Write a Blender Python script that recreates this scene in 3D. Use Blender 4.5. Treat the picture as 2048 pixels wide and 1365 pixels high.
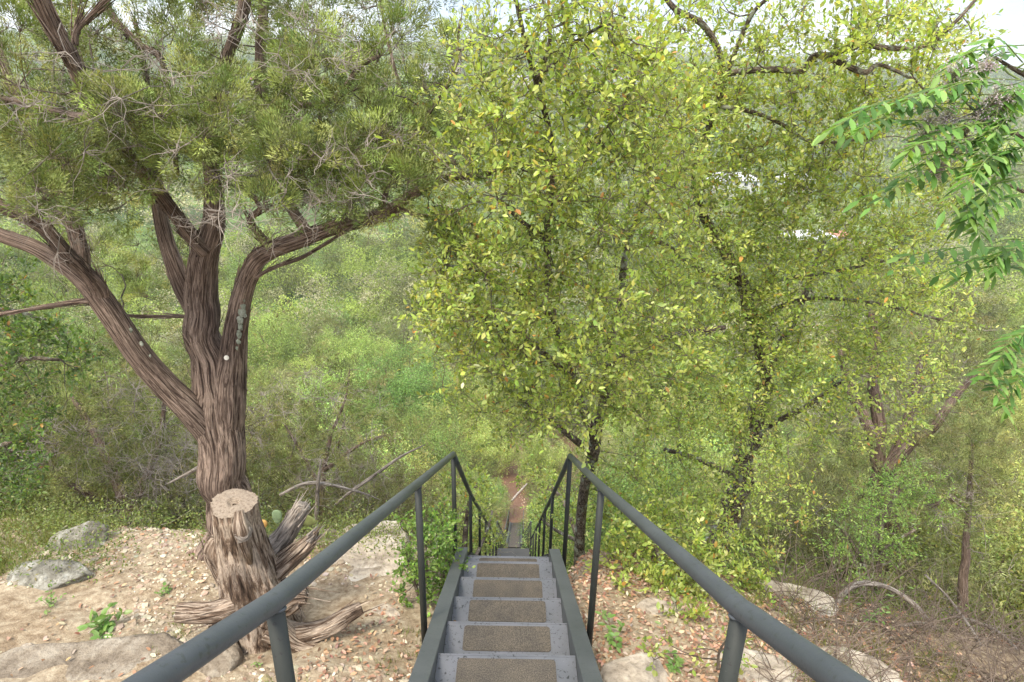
import bpy, math, random
import numpy as np
from mathutils import Vector
random.seed(7); RNG = np.random.default_rng(11)
sc = bpy.context.scene
for o in list(bpy.data.objects): bpy.data.objects.remove(o)

# ------------------------------------------------------------------ camera
F_PX, PITCH, ROLL = 1310.0, math.radians(22.1), math.radians(-0.98)
cp, sp = math.cos(PITCH), math.sin(PITCH)
FW = np.array([0, cp, -sp]); R0 = np.array([1.0, 0, 0]); D0 = np.array([0, -sp, -cp])
RT = R0*math.cos(ROLL)+D0*math.sin(ROLL); DN = -R0*math.sin(ROLL)+D0*math.cos(ROLL)
cam_d = bpy.data.cameras.new('camera'); cam = bpy.data.objects.new('camera', cam_d)
sc.collection.objects.link(cam); sc.camera = cam
cam_d.sensor_width = 36; cam_d.lens = F_PX/2048*36; cam_d.clip_start = 0.05; cam_d.clip_end = 6000
from mathutils import Matrix
cam.matrix_world = Matrix(((RT[0], -DN[0], -FW[0], 0), (RT[1], -DN[1], -FW[1], 0), (RT[2], -DN[2], -FW[2], 0), (0, 0, 0, 1)))

# ------------------------------------------------------------------ world, sun, exposure
SUN_EL, SUN_AZ = math.radians(58), math.radians(205)      # compass style: 0 = +Y, clockwise
w = bpy.data.worlds.new('World'); sc.world = w; w.use_nodes = True
nt = w.node_tree; nt.nodes.clear()
def N(nt, t, **k):
    n = nt.nodes.new(t)
    for a, b in k.items(): setattr(n, a, b)
    return n
sky = N(nt, 'ShaderNodeTexSky', sky_type='NISHITA', sun_disc=False, sun_elevation=SUN_EL, sun_rotation=SUN_AZ, air_density=1.0, dust_density=1.0, ozone_density=1.0)
bg = N(nt, 'ShaderNodeBackground'); out = N(nt, 'ShaderNodeOutputWorld')
tc = N(nt, 'ShaderNodeTexCoord'); mp = N(nt, 'ShaderNodeMapping'); mp.inputs['Scale'].default_value = (1.0, 1.0, 3.2)
no = N(nt, 'ShaderNodeTexNoise'); no.inputs['Scale'].default_value = 2.6; no.inputs['Detail'].default_value = 9; no.inputs['Roughness'].default_value = .58
cr = N(nt, 'ShaderNodeValToRGB'); cr.color_ramp.elements[0].position = .40; cr.color_ramp.elements[1].position = .60
# cloud layer: pale blue-grey and white patches, brighter overhead than at the horizon as an overcast sky is
cc = N(nt, 'ShaderNodeMix', data_type='RGBA'); cc.inputs['A'].default_value = (1.0, 1.17, 1.48, 1); cc.inputs['B'].default_value = (1.75, 1.74, 1.72, 1)
sz_ = N(nt, 'ShaderNodeSeparateXYZ'); zr_ = N(nt, 'ShaderNodeMapRange'); zr_.inputs['From Min'].default_value = .12; zr_.inputs['From Max'].default_value = .8; zr_.inputs['To Min'].default_value = 1; zr_.inputs['To Max'].default_value = 3.1
sc_ = N(nt, 'ShaderNodeVectorMath', operation='SCALE'); mx = N(nt, 'ShaderNodeMix', data_type='RGBA'); mx.inputs['Factor'].default_value = .88
nt.links.new(tc.outputs['Generated'], mp.inputs['Vector']); nt.links.new(mp.outputs[0], no.inputs['Vector']); nt.links.new(no.outputs['Fac'], cr.inputs['Fac']); nt.links.new(cr.outputs['Color'], cc.inputs['Factor'])
nt.links.new(tc.outputs['Generated'], sz_.inputs[0]); nt.links.new(sz_.outputs['Z'], zr_.inputs['Value']); nt.links.new(cc.outputs['Result'], sc_.inputs[0]); nt.links.new(zr_.outputs[0], sc_.inputs['Scale'])
nt.links.new(sky.outputs[0], mx.inputs['A']); nt.links.new(sc_.outputs[0], mx.inputs['B']); nt.links.new(mx.outputs['Result'], bg.inputs['Color'])
bg.inputs['Strength'].default_value = 0.14
nt.links.new(bg.outputs[0], out.inputs['Surface'])
sl = bpy.data.lights.new('sun', 'SUN'); sl.energy = 1.35; sl.angle = math.radians(14); sl.color = (1, .91, .76)
so = bpy.data.objects.new('sun', sl); sc.collection.objects.link(so)
sd = Vector((math.sin(SUN_AZ)*math.cos(SUN_EL), math.cos(SUN_AZ)*math.cos(SUN_EL), math.sin(SUN_EL)))
so.rotation_euler = sd.to_track_quat('Z', 'Y').to_euler()
sc.view_settings.view_transform = 'Standard'; sc.view_settings.look = 'None'
sc.view_settings.exposure = 2.2; sc.view_settings.gamma = 1.0

# ------------------------------------------------------------------ helpers: points
def ray(px, py): return FW+RT*(px-1024)/F_PX+DN*(py-682.5)/F_PX
def at(px, py, Y):
    v = ray(px, py); return v*Y/v[1]
def pxr(wpx, p): return wpx/2*float(np.dot(p, FW))/F_PX          # half-width in metres of a wpx wide thing standing at p
def unit(v): return v/(np.linalg.norm(v, axis=-1, keepdims=True)+1e-9)
# smooth value noise in numpy
_T = RNG.random((64, 64, 64))
def vnoise(p):
    p = np.asarray(p, float); i = np.floor(p).astype(int); f = p-i; f = f*f*(3-2*f); i &= 63; j = (i+1) & 63
    x0, y0, z0 = i[..., 0], i[..., 1], i[..., 2]; x1, y1, z1 = j[..., 0], j[..., 1], j[..., 2]
    fx, fy, fz = f[..., 0], f[..., 1], f[..., 2]
    a = _T[x0, y0, z0]*(1-fx)+_T[x1, y0, z0]*fx; b = _T[x0, y1, z0]*(1-fx)+_T[x1, y1, z0]*fx
    c = _T[x0, y0, z1]*(1-fx)+_T[x1, y0, z1]*fx; d = _T[x0, y1, z1]*(1-fx)+_T[x1, y1, z1]*fx
    return ((a*(1-fy)+b*fy)*(1-fz)+(c*(1-fy)+d*fy)*fz)*2-1
def fbm(p, o=4):
    p = np.asarray(p, float); s = 0; a = 1
    for k in range(o): s = s+a*vnoise(p*(2**k)+17.3*k); a *= .5
    return s

# ------------------------------------------------------------------ helpers: meshes
class MB:
    def __init__(s): s.v = []; s.t = []; s.q = []; s.uv = []; s.c = []; s.n = 0
    def add(s, v, t=None, q=None, uv=None, c=None):
        v = np.asarray(v, float).reshape(-1, 3); n = len(v)
        if t is not None and len(t): s.t.append(np.asarray(t, int).reshape(-1, 3)+s.n)
        if q is not None and len(q): s.q.append(np.asarray(q, int).reshape(-1, 4)+s.n)
        s.v.append(v); s.uv.append(np.zeros((n, 2)) if uv is None else np.asarray(uv, float).reshape(-1, 2))
        if c is None: c = np.ones((n, 3))*.5
        c = np.asarray(c, float)
        if c.ndim == 1: c = np.tile(c, (n, 1))
        s.c.append(c); s.n += n
    def mesh(s, name, mat, smooth=True):
        v = np.concatenate(s.v); uv = np.concatenate(s.uv); c = np.concatenate(s.c)
        t = np.concatenate(s.t) if s.t else np.zeros((0, 3), int); q = np.concatenate(s.q) if s.q else np.zeros((0, 4), int)
        m = bpy.data.meshes.new(name); L = np.concatenate([t.ravel(), q.ravel()]); nf = len(t)+len(q)
        m.vertices.add(len(v)); m.vertices.foreach_set('co', v.astype(np.float32).ravel())
        m.loops.add(len(L)); m.loops.foreach_set('vertex_index', L.astype(np.int32))
        m.polygons.add(nf)
        st = np.concatenate([np.arange(len(t))*3, len(t)*3+np.arange(len(q))*4]).astype(np.int32)
        m.polygons.foreach_set('loop_start', st)
        try: m.polygons.foreach_set('loop_total', np.concatenate([np.full(len(t), 3), np.full(len(q), 4)]).astype(np.int32))
        except Exception: pass
        m.update(calc_edges=True)
        m.polygons.foreach_set('use_smooth', np.full(nf, smooth, dtype=bool))
        ul = m.uv_layers.new(name='UVMap'); ul.data.foreach_set('uv', uv[L].astype(np.float32).ravel())
        ca = m.color_attributes.new('tint', 'FLOAT_COLOR', 'POINT')
        ca.data.foreach_set('color', np.concatenate([c, np.ones((len(c), 1))], 1).astype(np.float32).ravel())
        m.materials.append(mat); m.validate(); return m
    def obj(s, name, mat, parent=None, smooth=True, loc=None):
        if loc is not None:
            loc = np.asarray(loc, float); s.v = [a-loc for a in s.v]
        o = bpy.data.objects.new(name, s.mesh(name, mat, smooth)); sc.collection.objects.link(o)
        if parent is not None: o.parent = parent
        if loc is not None and parent is None: o.location = loc
        return o
def tag(o, label=None, cat=None, group=None, kind=None):
    if label: o['label'] = label
    if cat: o['category'] = cat
    if group: o['group'] = group
    if kind: o['kind'] = kind
    return o
def thing(name, label, cat, loc=(0, 0, 0), group=None):
    o = bpy.data.objects.new(name, None); sc.collection.objects.link(o); o.location = tuple(loc); o.empty_display_size = .2
    return tag(o, label, cat, group)
def copy_tree(o, parent=None):
    c = o.copy(); sc.collection.objects.link(c); c.parent = parent
    for ch in list(o.children): copy_tree(ch, c)
    return c
def under(root, mb, name, mat, smooth=True):                     # part built in world coordinates, parent at root.location
    off = np.array(root.location); mb.v = [a-off for a in mb.v]
    return mb.obj(name, mat, root, smooth)

def frames(P):
    T = np.gradient(P, axis=0); T = unit(T); n = len(P); Nn = np.zeros_like(P)
    a = np.array([0, 0, 1.]) if abs(T[0, 2]) < .9 else np.array([1., 0, 0])
    u = unit(np.cross(T[0], a)); Nn[0] = u
    for i in range(1, n):
        u = u-T[i]*np.dot(u, T[i]); u = unit(u); Nn[i] = u
    return T, Nn, np.cross(T, Nn)
def tube(mb, P, R, sides=8, cap=True, col=None, rough=0., lobes=0, seed=0, vs=1., fib=0.):
    P = np.asarray(P, float); R = np.broadcast_to(np.asarray(R, float), (len(P),)).copy()
    T, A, B = frames(P); n = len(P); a = np.linspace(0, 2*math.pi, sides, endpoint=False)
    ring = np.cos(a)[None, :, None]*A[:, None]+np.sin(a)[None, :, None]*B[:, None]
    L = np.concatenate([[0], np.cumsum(np.linalg.norm(np.diff(P, axis=0), axis=1))])
    rr = np.ones((n, sides))
    if rough:
        q = np.stack([np.cos(a)[None, :]*1.6+np.zeros((n, 1))+seed, np.sin(a)[None, :]*1.6+np.zeros((n, 1)), np.repeat(L[:, None]*2.2, sides, 1)], -1)
        rr += rough*fbm(q, 3)
        q2 = np.stack([np.cos(a)[None, :]*6+np.zeros((n, 1))+seed, np.sin(a)[None, :]*6+np.zeros((n, 1)), np.repeat(L[:, None]*1.8, sides, 1)], -1)
        rr += rough*.45*vnoise(q2)
    if fib:
        tw_ = a[None, :]+.5*np.sin(L[:, None]*1.3+seed)
        q3 = np.stack([np.cos(tw_)*11+seed, np.sin(tw_)*11, np.repeat(L[:, None]*3.6, sides, 1)], -1); rr += fib*(np.abs(vnoise(q3))-.3)
        q3 = np.stack([np.cos(tw_)*4+seed, np.sin(tw_)*4, np.repeat(L[:, None]*1.7, sides, 1)], -1); rr += fib*.7*(np.abs(vnoise(q3+5))-.3)
    V = P[:, None]+ring*(R[:, None]*rr)[..., None]
    uv = np.stack([np.repeat((a/(2*math.pi))[None], n, 0), np.repeat(L[:, None], sides, 1)*vs], -1)
    uv[..., 0] = np.abs(uv[..., 0]*2-1)                           # mirrored, so it wraps
    idx = np.arange(n*sides).reshape(n, sides); nx = np.roll(idx, -1, 1)
    q = np.stack([idx[:-1], nx[:-1], nx[1:], idx[1:]], -1).reshape(-1, 4)
    V = V.reshape(-1, 3); uv = uv.reshape(-1, 2); t = []
    if cap:
        m = len(V); V = np.concatenate([V, P[:1], P[-1:]]); uv = np.concatenate([uv, [[.5, 0], [.5, L[-1]]]])
        for k in range(sides):
            t.append((m, (k+1) % sides, k)); t.append((m+1, (n-1)*sides+k, (n-1)*sides+(k+1) % sides))
    mb.add(V, t, q, uv, col)
def smooth_path(pts, per=5):
    P = np.asarray(pts, float); P = np.concatenate([[2*P[0]-P[1]], P, [2*P[-1]-P[-2]]]); o = []
    for i in range(1, len(P)-2):
        for k in range(per):
            t = k/per; a, b, c, d = P[i-1:i+3]
            o.append(.5*((2*b)+(-a+c)*t+(2*a-5*b+4*c-d)*t*t+(-a+3*b-3*c+d)*t**3))
    o.append(P[-2]); return np.array(o)
def prisms(mb, A, B, ra, rb, col=None):                          # many thin 3-sided straight twigs at once
    A = np.asarray(A, float); B = np.asarray(B, float); n = len(A)
    if n == 0: return
    ra = np.broadcast_to(ra, (n,)); rb = np.broadcast_to(rb, (n,))
    T = unit(B-A); h = np.where(np.abs(T[:, 2:3]) < .9, np.array([[0, 0, 1.]]), np.array([[1., 0, 0]])); U = unit(np.cross(T, h)); W = np.cross(T, U)
    V = np.zeros((n, 6, 3))
    for k in range(3):
        a = 2*math.pi*k/3; d = U*math.cos(a)+W*math.sin(a); V[:, k] = A+d*ra[:, None]; V[:, 3+k] = B+d*rb[:, None]
    b = (np.arange(n)*6)[:, None]
    q = np.concatenate([b+np.array([[k, (k+1) % 3, 3+(k+1) % 3, 3+k]]) for k in range(3)])
    c = None
    if col is not None:
        col = np.asarray(col, float); c = np.repeat(col, 6, 0) if col.ndim == 2 else np.tile(col, (n*6, 1))
    mb.add(V.reshape(-1, 3), None, q, None, c)
def polytwigs(mb, A, D, L, r, n=4, wob=.35, col=None, grav=0.):   # many wobbly twigs, returns nodes
    A = np.asarray(A, float).copy(); D = unit(np.asarray(D, float)); m = len(A); L = np.broadcast_to(L, (m,)); r = np.broadcast_to(r, (m,)); nodes = [A.copy()]; dirs = [D.copy()]
    for k in range(n):
        D = unit(D+RNG.normal(0, wob, (m, 3))+np.array([0, 0, grav])); B = A+D*(L/n)[:, None]
        prisms(mb, A, B, r*(1-k/n*.75), r*(1-(k+1)/n*.75), col); A = B; nodes.append(B.copy()); dirs.append(D.copy())
    return np.array(nodes), np.array(dirs)
_LV = np.array([[0, 0, 0], [.36, .5, .10], [.76, .36, .07], [1, 0, -.06], [.76, -.36, .07], [.36, -.5, .10], [.36, 0, 0], [.76, 0, .0]])
_LT = [(0, 6, 1), (2, 7, 3), (0, 5, 6), (4, 3, 7)]; _LQ = [(1, 6, 7, 2), (6, 5, 4, 7)]
def leaves(mb, P, D, Nn, L, W, col):
    n = len(P)
    if n == 0: return
    D = unit(D); S = unit(np.cross(Nn, D)); U = np.cross(D, S); L = np.broadcast_to(L, (n,)); W = np.broadcast_to(W, (n,))
    V = P[:, None]+D[:, None]*(_LV[None, :, 0:1]*L[:, None, None])+S[:, None]*(_LV[None, :, 1:2]*W[:, None, None])+U[:, None]*(_LV[None, :, 2:3]*W[:, None, None]*1.4)
    b = (np.arange(n)*8)[:, None, None]
    mb.add(V.reshape(-1, 3), (b+np.array(_LT)[None]).reshape(-1, 3), (b+np.array(_LQ)[None]).reshape(-1, 4), None, np.repeat(col, 8, 0))
def quadleaves(mb, P, D, Nn, L, W, col):                         # diamond leaves for plants farther away
    n = len(P)
    if n == 0: return
    D = unit(D); S = unit(np.cross(Nn, D)); L = np.broadcast_to(L, (n,))[:, None]; W = np.broadcast_to(W, (n,))[:, None]
    U = np.cross(D, S)
    V = np.stack([P, P+D*L*.5+S*W*.5+U*W*.15, P+D*L, P+D*L*.5-S*W*.5+U*W*.15], 1)
    mb.add(V.reshape(-1, 3), None, (np.arange(n)*4)[:, None]+np.arange(4)[None], None, np.repeat(col, 4, 0))
def blades(mb, P, D, L, W, col):
    n = len(P)
    if n == 0: return
    D = unit(D); S = unit(np.cross(RNG.normal(0, 1, (n, 3)), D)); L = np.broadcast_to(L, (n,))[:, None]; W = np.broadcast_to(W, (n,))[:, None]
    V = np.stack([P-S*W*.5, P+S*W*.5, P+D*L], 1)
    mb.add(V.reshape(-1, 3), np.arange(n*3).reshape(n, 3), None, None, np.repeat(col, 3, 0))
def palette(n, cols, wts, var=.18):
    cols = np.array(cols); i = RNG.choice(len(cols), n, p=np.array(wts)/sum(wts)); c = cols[i]*(1+RNG.normal(0, var, (n, 1))); c = c*(1+RNG.normal(0, var*.3, (n, 3)))
    return np.clip(c, .004, .9)
def sprays(mb, C, A, nb=110, Ls=.16, col=None, lw=(.028, .0035)):  # feathery juniper sprays: C centres, A axes
    m = len(C); A = unit(A)
    t = RNG.random((m, nb))**.8; s = RNG.normal(0, 1, (m, nb, 3)); s -= A[:, None]*np.sum(s*A[:, None], -1, keepdims=True); s = unit(s)
    rad = (np.sin(t*math.pi*.9)*.38+.05)*RNG.random((m, nb))**.5*Ls
    P = C[:, None]+A[:, None]*(t*Ls)[..., None]+s*rad[..., None]
    D = A[:, None]*(.75+.5*RNG.random((m, nb, 1)))+s*(1.1*RNG.random((m, nb, 1)))+np.array([0, 0, .25])
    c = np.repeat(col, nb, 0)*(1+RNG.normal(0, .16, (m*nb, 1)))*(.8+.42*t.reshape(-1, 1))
    blades(mb, P.reshape(-1, 3), D.reshape(-1, 3), lw[0]*(.6+.9*RNG.random(m*nb)), lw[1]*(.7+.7*RNG.random(m*nb)), np.clip(c, .004, .9))

class Skel:                                                       # limbs that later branches attach to
    def __init__(s): s.p = []; s.r = []
    def add(s, P, R): s.p += [np.array(x) for x in P]; s.r += list(R)
def limb(mb, sk, pts, sides=14, rough=.08, seed=0, per=5, fib=0., strips=0):
    P = np.array([at(x, y, Y) for x, y, Y, _ in pts]); R = np.array([pxr(q[3], p) for q, p in zip(pts, P)])
    X = smooth_path(np.concatenate([P, R[:, None]], 1), per)
    Pn, Rn = X[:, :3], np.abs(X[:, 3])
    j = vnoise(Pn*5+seed*3.7)[:, None]*RNG.normal(0, .25, (1, 3)); Pn = Pn+j*Rn[:, None]*.8
    tube(mb, Pn, Rn, sides, rough=rough, seed=seed, fib=fib); sk.add(Pn, Rn)
    if strips:                                                   # loose shreds of bark lying along the limb
        T, A, B = frames(Pn); i = RNG.integers(0, len(Pn)-2, strips); a = RNG.random(strips)*6.283; rd = A[i]*np.cos(a)[:, None]+B[i]*np.sin(a)[:, None]; t = RNG.random((strips, 1))
        s0 = Pn[i]*(1-t)+Pn[i+1]*t; L_ = (.05+.16*RNG.random((strips, 1))); q = unit(T[i]+rd*.04+RNG.normal(0, .05, (strips, 3))); n0 = mb.n
        prisms(mb, s0+rd*(Rn[i]*.99)[:, None], s0+rd*(Rn[i]*1.05)[:, None]+q*L_, .0045, .0016); mb.uv[-1][:, 0] = np.repeat(RNG.random(strips), 6); mb.uv[-1][:, 1] = np.tile([0, 0, 0, .1, .1, .1], strips)+np.repeat(RNG.random(strips)*9, 6)
    return Pn, Rn
def grow(mb, sk, targets, wob=.1, rmax=.02, tip=.0022, sides=5, bend=.12):
    targets = np.asarray(targets); p = np.array(sk.p); r = np.array(sk.r)
    d0 = np.array([np.min(np.linalg.norm(p-t, axis=1)) for t in targets]); out = [None]*len(targets)
    for i in np.argsort(d0):
        t = targets[i]; d = np.linalg.norm(p-t, axis=1)+(r < .004)*.12; k = int(np.argmin(d)); a = p[k]; L = np.linalg.norm(t-a)
        n = max(4, int(L/.07)); s = np.linspace(0, 1, n)[:, None]
        off = RNG.normal(0, 1, 3)*bend*L
        Q = a*(1-s)+t*s+off*np.sin(s*math.pi)+RNG.normal(0, wob*.12*min(L, .6), (n, 3))*np.sin(s*math.pi)
        r0 = min(r[k]*.7, rmax, tip+.009*L); R = r0*(1-s[:, 0])+tip*s[:, 0]
        tube(mb, Q, R, sides, cap=False, rough=0); p = np.concatenate([p, Q[1:]]); r = np.concatenate([r, R[1:]]); out[i] = unit(Q[-1]-Q[-2])
    return np.array(out), p, r
def blobs(bl):
    o = []
    for px, py, rx, ry, y0, y1, n in bl:
        a = RNG.random(n)*2*math.pi; q = np.sqrt(RNG.random(n))
        for k in range(n): o.append(at(px+rx*q[k]*math.cos(a[k]), py+ry*q[k]*math.sin(a[k]), y0+(y1-y0)*RNG.random()))
    return np.array(o)

# ------------------------------------------------------------------ materials
def mat(name):
    m = bpy.data.materials.new(name); m.use_nodes = True; nt = m.node_tree; nt.nodes.clear()
    o = N(nt, 'ShaderNodeOutputMaterial'); b = N(nt, 'ShaderNodeBsdfPrincipled'); nt.links.new(b.outputs[0], o.inputs['Surface'])
    return m, nt, b, o
def ramp(nt, els):
    r = N(nt, 'ShaderNodeValToRGB'); e = r.color_ramp.elements
    while len(e) < len(els): e.new(.5)
    for x, (p, c) in zip(e, els): x.position = p; x.color = (*c, 1)
    return r
def noise(nt, vec, scale, detail=5, rough=.6, dist=0):
    n = N(nt, 'ShaderNodeTexNoise'); n.inputs['Scale'].default_value = scale; n.inputs['Detail'].default_value = detail; n.inputs['Roughness'].default_value = rough; n.inputs['Distortion'].default_value = dist
    if vec is not None: nt.links.new(vec, n.inputs['Vector'])
    return n
def bump(nt, b, h, strength=.5, dist=.01):
    n = N(nt, 'ShaderNodeBump'); n.inputs['Strength'].default_value = strength; n.inputs['Distance'].default_value = dist
    nt.links.new(h, n.inputs['Height']); nt.links.new(n.outputs[0], b.inputs['Normal']); return n
def mixc(nt, f, a, b, mode='MIX'):
    m = N(nt, 'ShaderNodeMix', data_type='RGBA', blend_type=mode)
    for s, v in (('Factor', f), ('A', a), ('B', b)):
        if hasattr(v, 'links'): nt.links.new(v, m.inputs[s])
        else: m.inputs[s].default_value = v if s == 'Factor' else (*v, 1)
    return m.outputs['Result']
def leaf_mat(name, transl=.35, rough=.45, spec=.35, objvar=0.):
    m, nt, b, o = mat(name); a = N(nt, 'ShaderNodeAttribute', attribute_name='tint'); col = a.outputs['Color']
    if objvar:
        oi = N(nt, 'ShaderNodeObjectInfo'); h = N(nt, 'ShaderNodeHueSaturation')
        m1 = N(nt, 'ShaderNodeMapRange'); m1.inputs['To Min'].default_value = .5-objvar*.022; m1.inputs['To Max'].default_value = .5+objvar*.012; h.inputs['Saturation'].default_value = .92
        m2 = N(nt, 'ShaderNodeMapRange'); m2.inputs['To Min'].default_value = 1-objvar*.3; m2.inputs['To Max'].default_value = 1+objvar*.35
        w1 = N(nt, 'ShaderNodeMath', operation='FRACT'); w2 = N(nt, 'ShaderNodeMath', operation='MULTIPLY'); w2.inputs[1].default_value = 7.31
        nt.links.new(oi.outputs['Random'], m1.inputs['Value']); nt.links.new(oi.outputs['Random'], w2.inputs[0]); nt.links.new(w2.outputs[0], w1.inputs[0]); nt.links.new(w1.outputs[0], m2.inputs['Value'])
        nt.links.new(m1.outputs[0], h.inputs['Hue']); nt.links.new(m2.outputs[0], h.inputs['Value']); nt.links.new(col, h.inputs['Color']); col = h.outputs[0]
    nt.links.new(col, b.inputs['Base Color']); b.inputs['Roughness'].default_value = rough; b.inputs['Specular IOR Level'].default_value = spec
    t = N(nt, 'ShaderNodeBsdfTranslucent'); g = N(nt, 'ShaderNodeMix', data_type='RGBA', blend_type='MULTIPLY'); g.inputs['Factor'].default_value = 1; g.inputs['B'].default_value = (1.25, 1.2, .55, 1)
    nt.links.new(col, g.inputs['A']); nt.links.new(g.outputs['Result'], t.inputs['Color'])
    s = N(nt, 'ShaderNodeMixShader'); s.inputs[0].default_value = transl; nt.links.new(b.outputs[0], s.inputs[1]); nt.links.new(t.outputs[0], s.inputs[2]); nt.links.new(s.outputs[0], o.inputs['Surface'])
    return m
def bark_mat(name, dark, mid, light, us=26, vs=1.6, lichen=0., plates=False, bs=1.0):
    m, nt, b, o = mat(name); uv = N(nt, 'ShaderNodeUVMap'); mp = N(nt, 'ShaderNodeMapping'); mp.inputs['Scale'].default_value = (us, vs*(4 if plates else 1), 1)
    nt.links.new(uv.outputs[0], mp.inputs['Vector']); n = noise(nt, mp.outputs[0], 1.0, 9, .72, .9)
    r = ramp(nt, [(.36, dark), (.47, mid), (.57, light), (.66, mid), (.74, dark)]); nt.links.new(n.outputs['Fac'], r.inputs['Fac']); col = r.outputs['Color']
    mpb = N(nt, 'ShaderNodeMapping'); mpb.inputs['Scale'].default_value = (us*3.1, vs*2.7, 1); nt.links.new(uv.outputs[0], mpb.inputs['Vector']); nb_ = noise(nt, mpb.outputs[0], 1.0, 5, .6, .6)
    rb_ = ramp(nt, [(.35, (.45, .42, .40)), (.5, (1, 1, 1)), (.66, (1.35, 1.3, 1.25))]); nt.links.new(nb_.outputs['Fac'], rb_.inputs['Fac']); col = mixc(nt, .9, col, rb_.outputs['Color'], 'MULTIPLY')
    tc = N(nt, 'ShaderNodeTexCoord'); n2 = noise(nt, tc.outputs['Object'], 2.3, 4); r2 = ramp(nt, [(.35, (.55, .5, .48)), (.62, (1.15, 1.08, 1.02))]); nt.links.new(n2.outputs['Fac'], r2.inputs['Fac'])
    col = mixc(nt, .85, col, r2.outputs['Color'], 'MULTIPLY')
    if plates:
        v = N(nt, 'ShaderNodeTexVoronoi', feature='DISTANCE_TO_EDGE'); v.inputs['Scale'].default_value = 1; mp2 = N(nt, 'ShaderNodeMapping'); mp2.inputs['Scale'].default_value = (14, 22, 1)
        nt.links.new(uv.outputs[0], mp2.inputs['Vector']); nt.links.new(mp2.outputs[0], v.inputs['Vector'])
        r3 = ramp(nt, [(.03, (.25, .24, .22)), (.2, (1.3, 1.3, 1.25))]); nt.links.new(v.outputs['Distance'], r3.inputs['Fac']); col = mixc(nt, .8, col, r3.outputs['Color'], 'MULTIPLY')
    if lichen:
        n4 = noise(nt, tc.outputs['Object'], 9, 6, .7); r4 = ramp(nt, [(.60-lichen*.1, (0, 0, 0)), (.66-lichen*.1, (1, 1, 1))]); nt.links.new(n4.outputs['Fac'], r4.inputs['Fac'])
        col = mixc(nt, r4.outputs['Color'], col, (.33, .35, .27))
    nt.links.new(col, b.inputs['Base Color']); b.inputs['Roughness'].default_value = .9; b.inputs['Specular IOR Level'].default_value = .15
    bump(nt, b, n.outputs['Fac'], .9*bs, .03); return m
def rock_mat(name, c1, c2, c3, sc_=6):
    m, nt, b, o = mat(name); tc = N(nt, 'ShaderNodeTexCoord'); n = noise(nt, tc.outputs['Object'], sc_, 8, .65); n2 = noise(nt, tc.outputs['Object'], sc_*7, 6, .7)
    r = ramp(nt, [(.32, c1), (.5, c2), (.66, c3)]); nt.links.new(n.outputs['Fac'], r.inputs['Fac']); r2 = ramp(nt, [(.33, (.5, .47, .42)), (.5, (1, 1, 1)), (.7, (1.2, 1.2, 1.15))]); nt.links.new(n2.outputs['Fac'], r2.inputs['Fac'])
    nt.links.new(mixc(nt, .8, r.outputs['Color'], r2.outputs['Color'], 'MULTIPLY'), b.inputs['Base Color']); b.inputs['Roughness'].default_value = .92; b.inputs['Specular IOR Level'].default_value = .2
    a = N(nt, 'ShaderNodeMath', operation='ADD'); nt.links.new(n.outputs['Fac'], a.inputs[0]); nt.links.new(n2.outputs['Fac'], a.inputs[1]); bump(nt, b, a.outputs[0], .8, .03); return m
def paint_mat(name, base, wear, rough=.45):
    m, nt, b, o = mat(name); tc = N(nt, 'ShaderNodeTexCoord'); n = noise(nt, tc.outputs['Object'], 55, 6, .7); n2 = noise(nt, tc.outputs['Object'], 4, 5, .6)
    r = ramp(nt, [(.385, wear[0]), (.42, base), (.70, base), (.745, wear[1])]); nt.links.new(n.outputs['Fac'], r.inputs['Fac'])
    r2 = ramp(nt, [(.3, (.78, .80, .78)), (.65, (1.12, 1.1, 1.08))]); nt.links.new(n2.outputs['Fac'], r2.inputs['Fac'])
    nt.links.new(mixc(nt, 1., r.outputs['Color'], r2.outputs['Color'], 'MULTIPLY'), b.inputs['Base Color']); b.inputs['Roughness'].default_value = rough; b.inputs['Specular IOR Level'].default_value = .4
    bump(nt, b, n.outputs['Fac'], .12, .004); return m
def plain(name, c, rough=.8, spec=.3):
    m, nt, b, o = mat(name); tc = N(nt, 'ShaderNodeTexCoord'); n = noise(nt, tc.outputs['Object'], 12, 5); r = ramp(nt, [(.3, tuple(x*.75 for x in c)), (.7, tuple(min(1, x*1.2) for x in c))]); nt.links.new(n.outputs['Fac'], r.inputs['Fac'])
    nt.links.new(r.outputs['Color'], b.inputs['Base Color']); b.inputs['Roughness'].default_value = rough; b.inputs['Specular IOR Level'].default_value = spec; return m
def tint_mat(name, rough=.85, spec=.2, bs=0.):
    m, nt, b, o = mat(name); a = N(nt, 'ShaderNodeAttribute', attribute_name='tint'); tc = N(nt, 'ShaderNodeTexCoord'); n = noise(nt, tc.outputs['Object'], 30, 5); r = ramp(nt, [(.3, (.7, .7, .7)), (.7, (1.25, 1.25, 1.25))]); nt.links.new(n.outputs['Fac'], r.inputs['Fac'])
    nt.links.new(mixc(nt, 1., a.outputs['Color'], r.outputs['Color'], 'MULTIPLY'), b.inputs['Base Color']); b.inputs['Roughness'].default_value = rough; b.inputs['Specular IOR Level'].default_value = spec
    if bs: bump(nt, b, n.outputs['Fac'], bs, .01)
    return m
M_leaf = leaf_mat('oak_leaf', .5, .38, .45); M_jun = leaf_mat('juniper_foliage', .22, .6, .2); M_far = leaf_mat('far_foliage', .4, .65, .15, 1.)
M_china = leaf_mat('chinaberry_leaf', .45, .5, .3)
M_bark = bark_mat('juniper_bark', (.030, .021, .018), (.125, .093, .076), (.34, .275, .23), 24, 3.6, .0, bs=.8)
M_oakbark = bark_mat('oak_bark', (.045, .036, .028), (.16, .13, .10), (.34, .30, .25), 9, 6, .55, True)
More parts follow.
